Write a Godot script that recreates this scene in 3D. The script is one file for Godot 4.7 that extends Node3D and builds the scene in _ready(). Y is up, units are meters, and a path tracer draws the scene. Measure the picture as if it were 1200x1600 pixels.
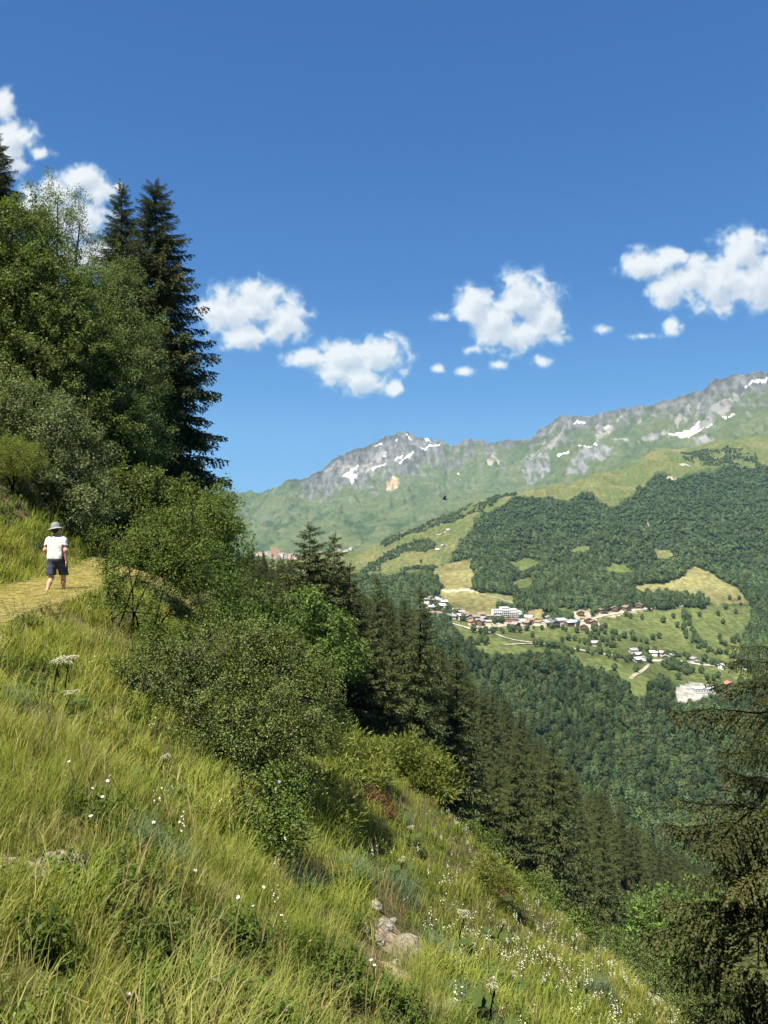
extends Node3D
# A mountain footpath above an alpine valley. y is up, metres; the camera looks along -z.

const F := 1142.5            # focal length in pixels of the 1200 x 1600 photograph
const EYE := 1.65
const HORIZON := 830.0

var M := {}
var used := {}
var sun_from := Vector3(-0.26, 0.90, 0.36).normalized()


func _ready() -> void:
	setup_camera_and_light()
	setup_materials()
	setup_terrain_tables()
	build_mountains()
	build_valley()
	build_hillside()
	build_far_woods()
	build_village()
	build_forest_slope()
	build_near_trees()
	build_shrubs()
	build_meadow()
	build_person()
	build_small_things()


func setup_camera_and_light() -> void:
	var cam := Camera3D.new()
	cam.name = "camera"
	var near := 0.05
	cam.set_frustum(2.0 * near * 800.0 / F, Vector2(0, near * (HORIZON - 800.0) / F), near, 30000.0)
	cam.position = Vector3(0, EYE, 0)
	add_child(cam)
	cam.current = true
	var e := Environment.new()
	e.tonemap_mode = Environment.TONE_MAPPER_LINEAR
	e.tonemap_exposure = 2.9
	e.background_mode = Environment.BG_SKY
	e.background_energy_multiplier = 0.34
	var s := Sky.new()
	var sm := PanoramaSkyMaterial.new()
	sm.panorama = ImageTexture.create_from_image(sky_image())
	s.sky_material = sm
	e.sky = s
	e.fog_enabled = true
	e.fog_density = 0.000031
	e.fog_light_color = Color(0.45, 0.78, 1.0).linear_to_srgb()
	e.sdfgi_enabled = true
	e.ssao_enabled = true
	e.ssil_enabled = true
	var we := WorldEnvironment.new()
	we.name = "environment"
	we.environment = e
	add_child(we)
	var sun := DirectionalLight3D.new()
	sun.name = "sun"
	sun.light_energy = 1.6
	sun.light_angular_distance = 0.5
	sun.light_color = Color(1.0, 0.965, 0.9)
	sun.shadow_enabled = true
	add_child(sun)
	sun.look_at_from_position(sun_from * 10.0, Vector3.ZERO, Vector3.UP)


# ---------------------------------------------------------------- the sky
const CLOUDS := [
	[350, 490, 45, 40], [400, 475, 58, 40], [440, 500, 42, 40], [378, 525, 45, 24], [322, 478, 24, 14],
	[480, 558, 44, 15], [540, 555, 52, 28], [595, 558, 46, 36], [560, 592, 52, 24], [617, 607, 17, 16], [525, 580, 34, 22],
	[738, 480, 32, 32], [772, 500, 48, 38], [822, 468, 54, 44], [850, 492, 30, 36], [800, 522, 58, 30], [872, 528, 38, 13],
	[725, 581, 17, 9], [778, 571, 18, 10], [848, 562, 22, 12], [684, 576, 13, 8], [690, 495, 18, 11], [735, 546, 24, 10],
	[943, 515, 20, 11], [1006, 525, 28, 8],
	[1010, 412, 42, 26], [1048, 405, 36, 18], [1042, 455, 32, 30], [1050, 508, 15, 17], [1120, 440, 64, 50], [1162, 392, 38, 38],
	[1190, 445, 52, 46], [1135, 482, 32, 14], [1090, 432, 44, 36], [1212, 420, 32, 40],
	[6, 170, 18, 30], [20, 215, 38, 30], [62, 240, 30, 13], [2, 252, 40, 28],
	[120, 280, 44, 22], [150, 300, 38, 24], [88, 302, 44, 28], [184, 294, 15, 14], [110, 345, 64, 52], [140, 400, 50, 36], [60, 330, 50, 40],
]

func cloud_field(x: float, y: float, near: Array) -> float:
	var f := -1.0
	for b in near:
		var dx: float = (x - b[0]) / b[2]
		var dy: float = (y - b[1]) / b[3]
		var g := 1.0 - sqrt(dx * dx + dy * dy)
		if b[3] < 15:
			g = g * 0.8 - 0.2
		if g > f:
			f = g
	return f


func sky_image() -> Image:
	var W := 4096
	var H := 2048
	var im := Image.create(W, H, false, Image.FORMAT_RGB8)
	var g := Gradient.new()
	# elevation in degrees / 90 -> colour
	g.offsets = PackedFloat32Array([0.0, 0.035, 0.1, 0.2, 0.32, 0.45, 0.7, 1.0])
	g.colors = PackedColorArray([Color8(134, 190, 238), Color8(126, 184, 236), Color8(98, 162, 226), Color8(68, 128, 202), Color8(56, 110, 184), Color8(50, 100, 172), Color8(42, 84, 150), Color8(38, 76, 140)])
	for y in H:
		var el := 90.0 - (y + 0.5) / H * 180.0
		im.fill_rect(Rect2i(0, y, W, 1), g.sample(clampf(el / 90.0, 0.0, 1.0)))
	var n := FastNoiseLite.new()
	n.noise_type = FastNoiseLite.TYPE_SIMPLEX_SMOOTH
	n.seed = 7
	n.frequency = 0.021
	n.fractal_octaves = 6
	n.fractal_gain = 0.57
	var n2 := FastNoiseLite.new()
	n2.noise_type = FastNoiseLite.TYPE_SIMPLEX_SMOOTH
	n2.seed = 19
	n2.frequency = 0.012
	n2.fractal_octaves = 4
	var half := W / 12                       # a panel of 60 degrees, repeated round the sky
	var panel := Image.create(half * 2, H, false, Image.FORMAT_RGB8)
	panel.blit_rect(im, Rect2i(0, 0, half * 2, H), Vector2i.ZERO)
	for cx in half * 2:
		var az := (cx + 0.5 - half) / W * TAU
		var px := 600.0 + F * tan(az)
		var column := []
		for b in CLOUDS:
			if absf(px - b[0]) < b[2] * 1.7 + 8.0:
				column.append(b)
		if column.is_empty():
			continue
		for y in range(560, 1000):
			var el := PI / 2 - (y + 0.5) / H * PI
			var py := HORIZON - F * tan(el) / cos(az)
			var f := cloud_field(px, py, column)
			if f < -0.65:
				continue
			var wx := px + 14.0 * n2.get_noise_2d(px * 3.0, py * 3.0)
			var wy := py + 14.0 * n2.get_noise_2d(px * 3.0 + 900.0, py * 3.0)
			var d := f * 1.5 + 0.3 + 0.95 * n.get_noise_2d(wx, wy * 1.15)
			if d <= -0.1:
				continue
			var f2 := cloud_field(px - 10.0, py - 16.0, column)
			var d2 := f2 * 1.5 + 0.3 + 0.95 * n.get_noise_2d(wx - 10.0, (wy - 16.0) * 1.15)
			var a := pow(smoothstep(-0.1, 0.95, d), 1.1)
			a = a * 0.97
			var lit := clampf(0.78 + 0.42 * (d - d2) - 0.3 * smoothstep(0.5, 1.5, d2), 0.0, 1.0)
			var c := Color8(196, 208, 222).lerp(Color8(250, 251, 252), lit)
			panel.set_pixel(cx, y, panel.get_pixel(cx, y).lerp(c, a))
	for k in 6:
		var x0 := (W + k * W / 6 - half) % W
		var w1: int = mini(half * 2, W - x0)
		im.blit_rect(panel, Rect2i(0, 0, w1, H), Vector2i(x0, 0))
		if w1 < half * 2:
			im.blit_rect(panel, Rect2i(w1, 0, half * 2 - w1, H), Vector2i(0, 0))
	return im


# ---------------------------------------------------------------- helpers
func numbered(called: String) -> String:
	var n: int = used.get(called, 0)
	used[called] = n + 1
	return called if n == 0 else "%s_%03d" % [called, n]


func tag(o: Node, label: String, category := "", group := "", kind := "") -> void:
	if label: o.set_meta("label", label)
	if category: o.set_meta("category", category)
	if group: o.set_meta("group", group)
	if kind: o.set_meta("kind", kind)


func thing(called: String, label: String, category: String, where := Vector3.ZERO, group := "") -> Node3D:
	var o := Node3D.new()
	o.name = numbered(called)
	add_child(o)
	o.position = where
	tag(o, label, category, group)
	return o


func part(called: String, mesh: Mesh, material: Material, parent: Node) -> MeshInstance3D:
	var o := MeshInstance3D.new()
	o.name = called
	o.mesh = mesh
	if material:
		o.material_override = material
	parent.add_child(o, true)
	return o


func top(called: String, mesh: Mesh, material: Material) -> MeshInstance3D:
	var o := MeshInstance3D.new()
	o.name = numbered(called)
	o.mesh = mesh
	o.material_override = material
	add_child(o)
	return o


func copy(o: Node3D, where: Vector3, turn: float, size: Vector3, label := "", group := "") -> Node3D:
	var c: Node3D = o.duplicate()
	c.name = numbered(str(o.name).trim_suffix("_000"))
	add_child(c)
	place(c, where, turn, size)
	if label: c.set_meta("label", label)
	if group: c.set_meta("group", group)
	return c


func place(o: Node3D, where: Vector3, turn: float, size: Vector3) -> void:
	o.transform = Transform3D(Basis(Vector3.UP, turn).scaled_local(size), where)


func scatter(called: String, mesh: Mesh, material: Material, places: Array, tints: PackedColorArray, label: String, category: String, parent: Node = null) -> void:
	var mm := MultiMesh.new()
	mm.transform_format = MultiMesh.TRANSFORM_3D
	mm.use_colors = true
	mm.mesh = mesh
	mm.instance_count = places.size()
	for i in places.size():
		mm.set_instance_transform(i, places[i])
		mm.set_instance_color(i, tints[i])
	var o := MultiMeshInstance3D.new()
	o.multimesh = mm
	o.material_override = material
	if parent:
		o.name = called
		parent.add_child(o, true)
	else:
		o.name = numbered(called)
		add_child(o)
	tag(o, label, category, "", "stuff")


class Soup:
	var v := PackedVector3Array()
	var n := PackedVector3Array()
	var c := PackedColorArray()

	func tri(a: Vector3, b: Vector3, d: Vector3, col: Color) -> void:
		var nn := (d - a).cross(b - a).normalized()
		v.append(a); v.append(b); v.append(d)
		n.append(nn); n.append(nn); n.append(nn)
		c.append(col); c.append(col); c.append(col)

	func quad(a: Vector3, b: Vector3, d: Vector3, e: Vector3, col: Color) -> void:
		tri(a, b, d, col)
		tri(a, d, e, col)

	func leaf(p: Vector3, dir: Vector3, side: Vector3, length: float, width: float, col: Color) -> void:
		# a rhombus with a slight fold
		var up := dir.cross(side)
		var mid := p + dir * (length * 0.45)
		var a := mid + side * (width * 0.5) + up * (width * 0.12)
		var b := mid - side * (width * 0.5) + up * (width * 0.12)
		var e := p + dir * length
		tri(p, a, e, col)
		tri(p, e, b, col)

	func tube(points: Array, radii: Array, sides: int, col: Color) -> void:
		var rings := []
		var nrm := []
		for i in points.size():
			var t: Vector3
			if i == 0: t = points[1] - points[0]
			elif i == points.size() - 1: t = points[i] - points[i - 1]
			else: t = points[i + 1] - points[i - 1]
			t = t.normalized()
			var s := t.cross(Vector3(0.31, 0.2, 0.93)).normalized()
			var u := t.cross(s)
			var ring := []
			var nr := []
			for k in sides:
				var a := TAU * k / sides
				var o := s * cos(a) + u * sin(a)
				nr.append(o)
				ring.append(points[i] + o * radii[i])
			rings.append(ring)
			nrm.append(nr)
		for i in points.size() - 1:
			for k in sides:
				var k2 := (k + 1) % sides
				var idx := [[i, k], [i, k2], [i + 1, k2], [i, k], [i + 1, k2], [i + 1, k]]
				for q in idx:
					v.append(rings[q[0]][q[1]])
					n.append(nrm[q[0]][q[1]])
					c.append(col)

	func box(center: Vector3, size: Vector3, b: Basis, col: Color) -> void:
		var h := size * 0.5
		var p := []
		for i in 8:
			p.append(center + b * Vector3(h.x if i & 1 else -h.x, h.y if i & 2 else -h.y, h.z if i & 4 else -h.z))
		quad(p[0], p[1], p[3], p[2], col)
		quad(p[5], p[4], p[6], p[7], col)
		quad(p[4], p[0], p[2], p[6], col)
		quad(p[1], p[5], p[7], p[3], col)
		quad(p[2], p[3], p[7], p[6], col)
		quad(p[4], p[5], p[1], p[0], col)

	func mesh() -> ArrayMesh:
		var a := []
		a.resize(Mesh.ARRAY_MAX)
		a[Mesh.ARRAY_VERTEX] = v
		a[Mesh.ARRAY_NORMAL] = n
		a[Mesh.ARRAY_COLOR] = c
		var m := ArrayMesh.new()
		m.add_surface_from_arrays(Mesh.PRIMITIVE_TRIANGLES, a)
		return m


func joined(meshes: Array, which: PackedInt32Array, xf: Array) -> ArrayMesh:
	var st := SurfaceTool.new()
	for i in xf.size():
		st.append_from(meshes[which[i]], 0, xf[i])
	return st.commit()


func rnd(seed_value: int) -> RandomNumberGenerator:
	var r := RandomNumberGenerator.new()
	r.seed = seed_value
	return r


func on_sphere(r: RandomNumberGenerator) -> Vector3:
	var z := r.randf_range(-1.0, 1.0)
	var a := r.randf() * TAU
	var q := sqrt(1.0 - z * z)
	return Vector3(q * cos(a), z, q * sin(a))


func aligned(y_axis: Vector3, r: RandomNumberGenerator) -> Basis:
	var y := y_axis.normalized()
	var x := y.cross(on_sphere(r)).normalized()
	if x.length() < 0.5:
		x = y.cross(Vector3(0.3, 0.1, 0.9)).normalized()
	return Basis(x, y, x.cross(y))


func noise(seed_value: int, freq: float, octaves := 4, ridged := false) -> FastNoiseLite:
	var n := FastNoiseLite.new()
	n.noise_type = FastNoiseLite.TYPE_SIMPLEX_SMOOTH
	n.seed = seed_value
	n.frequency = freq
	n.fractal_octaves = octaves
	if ridged:
		n.fractal_type = FastNoiseLite.FRACTAL_RIDGED
	return n


func grain(seed_value: int, freq: float, dark: float, contrast := 1.0) -> ImageTexture:
	# a seamless grey grain that multiplies a colour: values from dark to 1
	var n := noise(seed_value, freq, 5)
	var im := n.get_seamless_image(512, 512)
	im.convert(Image.FORMAT_RGB8)
	for y in 512:
		for x in 512:
			var t := clampf((im.get_pixel(x, y).r - 0.5) * contrast + 0.5, 0.0, 1.0)
			var g := lerpf(dark, 1.0, t)
			im.set_pixel(x, y, Color(g, g, g))
	return ImageTexture.create_from_image(im)


func rock_grain() -> ImageTexture:
	# cracks and ribs of the far rock faces, also used as their relief
	var n := noise(61, 0.011, 6, true)
	n.fractal_gain = 0.62
	var im := n.get_seamless_image(1024, 1024)
	im.convert(Image.FORMAT_RGB8)
	for y in 1024:
		for x in 1024:
			var g := lerpf(0.58, 1.0, im.get_pixel(x, y).r)
			im.set_pixel(x, y, Color(g, g, g))
	return ImageTexture.create_from_image(im)


func flat(col: Color, rough := 0.9, spec := 0.3) -> StandardMaterial3D:
	var m := StandardMaterial3D.new()
	m.albedo_color = col.linear_to_srgb()
	m.roughness = rough
	m.metallic_specular = spec
	return m


func coloured(rough := 0.9, spec := 0.25, back := 0.0, back_color := Color(0.75, 1.0, 0.25)) -> StandardMaterial3D:
	var m := StandardMaterial3D.new()
	m.vertex_color_use_as_albedo = true
	m.roughness = rough
	m.metallic_specular = spec
	if back > 0.0:
		m.backlight_enabled = true
		m.backlight = Color(back_color.r * back, back_color.g * back, back_color.b * back).linear_to_srgb()
	return m


func setup_materials() -> void:
	var g1 := grain(3, 0.02, 0.7, 1.7)
	var g2 := grain(5, 0.03, 0.55, 1.6)
	M.leaf = coloured(0.6, 0.3, 0.85, Color(0.9, 1.0, 0.3))
	M.needle = coloured(0.65, 0.25, 0.3)
	M.grass = coloured(0.65, 0.25, 1.0, Color(0.95, 1.0, 0.35))
	M.flower = coloured(0.8, 0.2, 0.5, Color(1, 1, 1))
	M.far_leaf = coloured(0.85, 0.15)
	M.bark = coloured(0.95, 0.2)
	M.bark.albedo_texture = g2
	M.bark.uv1_triplanar = true
	M.bark.uv1_scale = Vector3(1.5, 0.5, 1.5)
	M.plain = coloured(0.85, 0.25)
	M.soil = coloured(1.0, 0.15)
	M.soil.albedo_texture = g2
	M.soil.uv1_triplanar = true
	M.soil.uv1_world_triplanar = true
	M.soil.uv1_scale = Vector3(0.6, 0.6, 0.6)
	M.valley = coloured(1.0, 0.1)
	M.valley.albedo_texture = g1
	M.valley.uv1_triplanar = true
	M.valley.uv1_world_triplanar = true
	M.valley.uv1_scale = Vector3(0.008, 0.008, 0.008)
	M.mountain = coloured(1.0, 0.1)
	var crags := rock_grain()
	M.mountain.albedo_texture = crags
	M.mountain.heightmap_enabled = true
	M.mountain.heightmap_texture = crags
	M.mountain.heightmap_scale = 900.0
	M.mountain.uv1_triplanar = true
	M.mountain.uv1_world_triplanar = true
	M.mountain.uv1_scale = Vector3(0.0006, 0.0006, 0.0006)
	M.rock = coloured(0.95, 0.2)
	M.rock.albedo_texture = g2
	M.rock.uv1_triplanar = true
	M.rock.uv1_scale = Vector3(1.2, 1.2, 1.2)
	M.skin = coloured(0.55, 0.4)
	M.cloth = coloured(0.95, 0.15)


# ---------------------------------------------------------------- the lie of the land
# A table holds, for bearings (as columns of the photograph) and for distances, the height at which that ground is seen.
var T_slope := {}
var T_valley := {}
var fine := noise(11, 0.9, 3)
var broad := noise(12, 0.11, 3)
var lumps := noise(13, 0.006, 4)
var gullies := noise(14, 0.0016, 5, true)
var patchy := noise(15, 0.02, 4)
var wob := noise(16, 0.035, 3)

func cubic(a: float, b: float, c: float, d: float, t: float) -> float:
	return b + 0.5 * t * (c - a + t * (2.0 * a - 5.0 * b + 4.0 * c - d + t * (3.0 * (b - c) + d - a)))


func smooth_at(xs: Array, ys: Array, x: float) -> float:
	var n := xs.size()
	if x <= xs[0]: return ys[0]
	if x >= xs[n - 1]: return ys[n - 1]
	var i := 0
	while x > xs[i + 1]:
		i += 1
	var t: float = (x - xs[i]) / (xs[i + 1] - xs[i])
	var h: float = xs[i + 1] - xs[i]
	var m0: float = (ys[i + 1] - ys[i]) / h
	var m1 := m0
	var s0 := m0
	var s1 := m0
	if i > 0: s0 = (ys[i + 1] - ys[i - 1]) / (xs[i + 1] - xs[i - 1])
	if i < n - 2: s1 = (ys[i + 2] - ys[i]) / (xs[i + 2] - xs[i])
	var t2 := t * t
	var t3 := t2 * t
	return (2 * t3 - 3 * t2 + 1) * ys[i] + (t3 - 2 * t2 + t) * h * s0 + (-2 * t3 + 3 * t2) * ys[i + 1] + (t3 - t2) * h * s1


func dense(cols: Array, rows: Array, vals: Array) -> Dictionary:
	var p0: float = cols[0]
	var np := int((cols[-1] - p0) / 10.0) + 1
	var l0 := log(rows[0])
	var nl := 200
	var dl := (log(rows[-1]) - l0) / (nl - 1)
	var lr := rows.map(func(d): return log(d))
	var data := PackedFloat32Array()
	data.resize(np * nl)
	for i in np:
		var at_rows := []
		for j in rows.size():
			at_rows.append(smooth_at(cols, vals[j], p0 + i * 10.0))
		for j in nl:
			data[i * nl + j] = smooth_at(lr, at_rows, l0 + j * dl)
	return {"p0": p0, "np": np, "l0": l0, "dl": dl, "nl": nl, "data": data, "far": rows[-1], "near": rows[0]}


func seen_at(T: Dictionary, px: float, d: float) -> float:
	var u := clampf((px - T.p0) / 10.0, 0.0, T.np - 1.001)
	var w := clampf((log(d) - T.l0) / T.dl, 0.0, T.nl - 1.001)
	var i := int(u)
	var j := int(w)
	u -= i
	w -= j
	var D: PackedFloat32Array = T.data
	var k: int = i * T.nl + j
	return lerpf(lerpf(D[k], D[k + 1], w), lerpf(D[k + T.nl], D[k + T.nl + 1], w), u)


func distance_of(T: Dictionary, px: float, py: float) -> float:
	# the nearest ground of that table seen at this place of the photograph
	var d: float = T.near
	var last := seen_at(T, px, d)
	while d < T.far:
		var e := d * 1.01
		var now := seen_at(T, px, e)
		if last >= py and now < py:
			return lerpf(d, e, (last - py) / maxf(last - now, 0.001))
		last = now
		d = e
	return d


func height_of(py: float, d: float) -> float:
	return EYE + (HORIZON - py) / F * d


func setup_terrain_tables() -> void:
	T_slope = dense([-600, -200, 0, 150, 300, 450, 600, 750, 900, 1050, 1200, 1500, 1900], [30, 40, 60, 100, 150, 220, 300, 360, 460], [
		[280, 500, 690, 830, 1000, 1120, 1300, 1450, 1600, 1750, 1880, 2150, 2450],
		[300, 520, 700, 830, 980, 1110, 1290, 1440, 1600, 1740, 1850, 2100, 2400],
		[330, 540, 700, 820, 950, 1080, 1250, 1410, 1570, 1710, 1820, 2050, 2350],
		[380, 580, 720, 820, 925, 1040, 1190, 1345, 1510, 1640, 1750, 1950, 2250],
		[430, 620, 740, 815, 905, 1000, 1125, 1275, 1430, 1550, 1670, 1850, 2100],
		[480, 650, 760, 820, 905, 975, 1075, 1210, 1345, 1465, 1580, 1750, 2000],
		[520, 680, 775, 835, 905, 960, 1040, 1165, 1290, 1405, 1500, 1650, 1900],
		[560, 700, 800, 860, 920, 975, 1070, 1200, 1330, 1440, 1530, 1670, 1900],
		[640, 760, 860, 930, 1010, 1090, 1200, 1350, 1480, 1580, 1660, 1760, 1950]])
	T_valley = dense([-300, 350, 450, 550, 650, 750, 850, 950, 1050, 1150, 1250, 1500, 1900], [400, 600, 750, 900, 1050, 1200, 1400, 1700, 2100, 2500, 2900, 3300, 3900], [
		[1500, 1480, 1480, 1480, 1480, 1480, 1480, 1490, 1500, 1510, 1520, 1540, 1580],
		[1250, 1250, 1255, 1260, 1270, 1280, 1290, 1300, 1310, 1320, 1330, 1340, 1360],
		[1120, 1120, 1120, 1125, 1130, 1140, 1150, 1165, 1180, 1190, 1195, 1200, 1210],
		[1000, 1000, 1005, 1005, 1012, 1022, 1036, 1056, 1082, 1090, 1095, 1100, 1110],
		[960, 960, 965, 968, 974, 986, 998, 1014, 1030, 1040, 1045, 1050, 1050],
		[930, 930, 935, 940, 946, 954, 962, 968, 976, 985, 990, 990, 980],
		[905, 905, 908, 912, 914, 916, 918, 920, 922, 925, 925, 915, 900],
		[892, 892, 892, 890, 882, 876, 872, 868, 866, 862, 855, 835, 800],
		[887, 887, 885, 872, 846, 826, 820, 816, 812, 805, 795, 765, 720],
		[886, 886, 884, 873, 832, 790, 768, 758, 752, 742, 732, 700, 650],
		[888, 888, 886, 880, 845, 805, 780, 745, 712, 698, 688, 650, 600],
		[892, 892, 888, 886, 860, 825, 795, 748, 706, 692, 680, 640, 590],
		[898, 898, 896, 896, 890, 870, 850, 800, 760, 740, 720, 680, 640]])


func path_edge(d: float) -> float:
	return smooth_at([-30, -1, 2, 6, 12.2, 17, 24, 32, 50], [-0.2, -0.5, -1.55, -3.6, -6.45, -7.2, -8.3, -8.2, -6.0], d)


func near_height(x: float, z: float) -> float:
	var d := -z
	var u := x - path_edge(d)
	var y := 0.0
	if u > 0.0:
		y = -0.64 * (u - 0.35 * (1.0 - exp(-u / 0.35)))
		var crest := smooth_at([-20, -2, 1, 4.3, 8, 20], [21, 19, 17.5, 14, 11.5, 9], x)
		var e := maxf(d - crest, 0.0)
		y -= 0.05 * e * e if e < 14.0 else 9.8 + 1.4 * (e - 14.0) * 0.6
		y += (0.16 * broad.get_noise_2d(x * 2.0, z * 2.0) + 0.28 * broad.get_noise_2d(x * 0.6, z * 0.6 + 40.0)) * clampf(u, 0.0, 1.0)
	elif u < -2.4:
		var w := -2.4 - u
		y = 1.1 * (minf(w, 3.0) - 0.4 * (1.0 - exp(-w / 0.4))) + 0.66 * maxf(w - 3.0, 0.0) + 0.25 * broad.get_noise_2d(x, z) * clampf(w, 0.0, 1.0)
	y += 0.03 * fine.get_noise_2d(x, z)
	return y


func slope_height(px: float, d: float, x: float, z: float) -> float:
	var a := clampf((d - 40.0) / 60.0, 0.0, 1.0)
	return height_of(seen_at(T_slope, px, d), d) + a * (5.0 * broad.get_noise_2d(x * 0.35, z * 0.35) + 1.0 * broad.get_noise_2d(x * 1.5, z * 1.5))


func ground(x: float, z: float) -> float:
	var d := -z
	if d <= 22.0:
		return near_height(x, z)
	var px := 600.0 + F * x / d
	var far := slope_height(px, d, x, z)
	return far if d >= 40.0 else lerpf(near_height(x, z), far, smoothstep(22.0, 40.0, d))


func on_ground(px: float, d: float) -> Vector3:
	var x := (px - 600.0) / F * d
	return Vector3(x, ground(x, -d), -d)


func valley_height(px: float, d: float, x: float, z: float) -> float:
	var a := smoothstep(1300.0, 2000.0, d)
	var low := 1.0 - smoothstep(850.0, 950.0, d)
	return height_of(seen_at(T_valley, px, d), d) + lumps.get_noise_2d(x, z) * (2.0 + 16.0 * a + 12.0 * low) + a * 30.0 * (gullies.get_noise_2d(x * 1.5, z * 1.5) - 0.2)


func on_valley(px: float, d: float) -> Vector3:
	var x := (px - 600.0) / F * d
	return Vector3(x, valley_height(px, d, x, -d), -d)


func grid_mesh(points: PackedVector3Array, cols: PackedColorArray, nx: int, ny: int) -> ArrayMesh:
	var normals := PackedVector3Array()
	normals.resize(nx * ny)
	for j in ny:
		for i in nx:
			var a := points[j * nx + mini(i + 1, nx - 1)] - points[j * nx + maxi(i - 1, 0)]
			var b := points[mini(j + 1, ny - 1) * nx + i] - points[maxi(j - 1, 0) * nx + i]
			var n := a.cross(b).normalized()
			normals[j * nx + i] = n if n.y >= 0.0 else -n
	var index := PackedInt32Array()
	index.resize((nx - 1) * (ny - 1) * 6)
	var k := 0
	for j in ny - 1:
		for i in nx - 1:
			var q := j * nx + i
			index[k] = q; index[k + 1] = q + nx; index[k + 2] = q + 1
			index[k + 3] = q + 1; index[k + 4] = q + nx; index[k + 5] = q + nx + 1
			k += 6
	var a := []
	a.resize(Mesh.ARRAY_MAX)
	a[Mesh.ARRAY_VERTEX] = points
	a[Mesh.ARRAY_NORMAL] = normals
	a[Mesh.ARRAY_COLOR] = cols
	a[Mesh.ARRAY_INDEX] = index
	var m := ArrayMesh.new()
	m.add_surface_from_arrays(Mesh.PRIMITIVE_TRIANGLES, a)
	return m


class Area:
	var shape: PackedVector2Array
	var box: Rect2
	var color: Color
	func _init(points: Array, col := Color.WHITE) -> void:
		for i in range(0, points.size(), 2):
			shape.append(Vector2(points[i], points[i + 1]))
		box = Rect2(shape[0], Vector2.ZERO)
		for p in shape:
			box = box.expand(p)
		color = col
	func has(p: Vector2) -> bool:
		return box.has_point(p) and Geometry2D.is_point_in_polygon(p, shape)


func crop(points: Array, x0: float, y0: float, k: float) -> Array:
	var out := []
	for i in range(0, points.size(), 2):
		out.append(x0 + points[i] / k)
		out.append(y0 + points[i + 1] / k)
	return out


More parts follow.
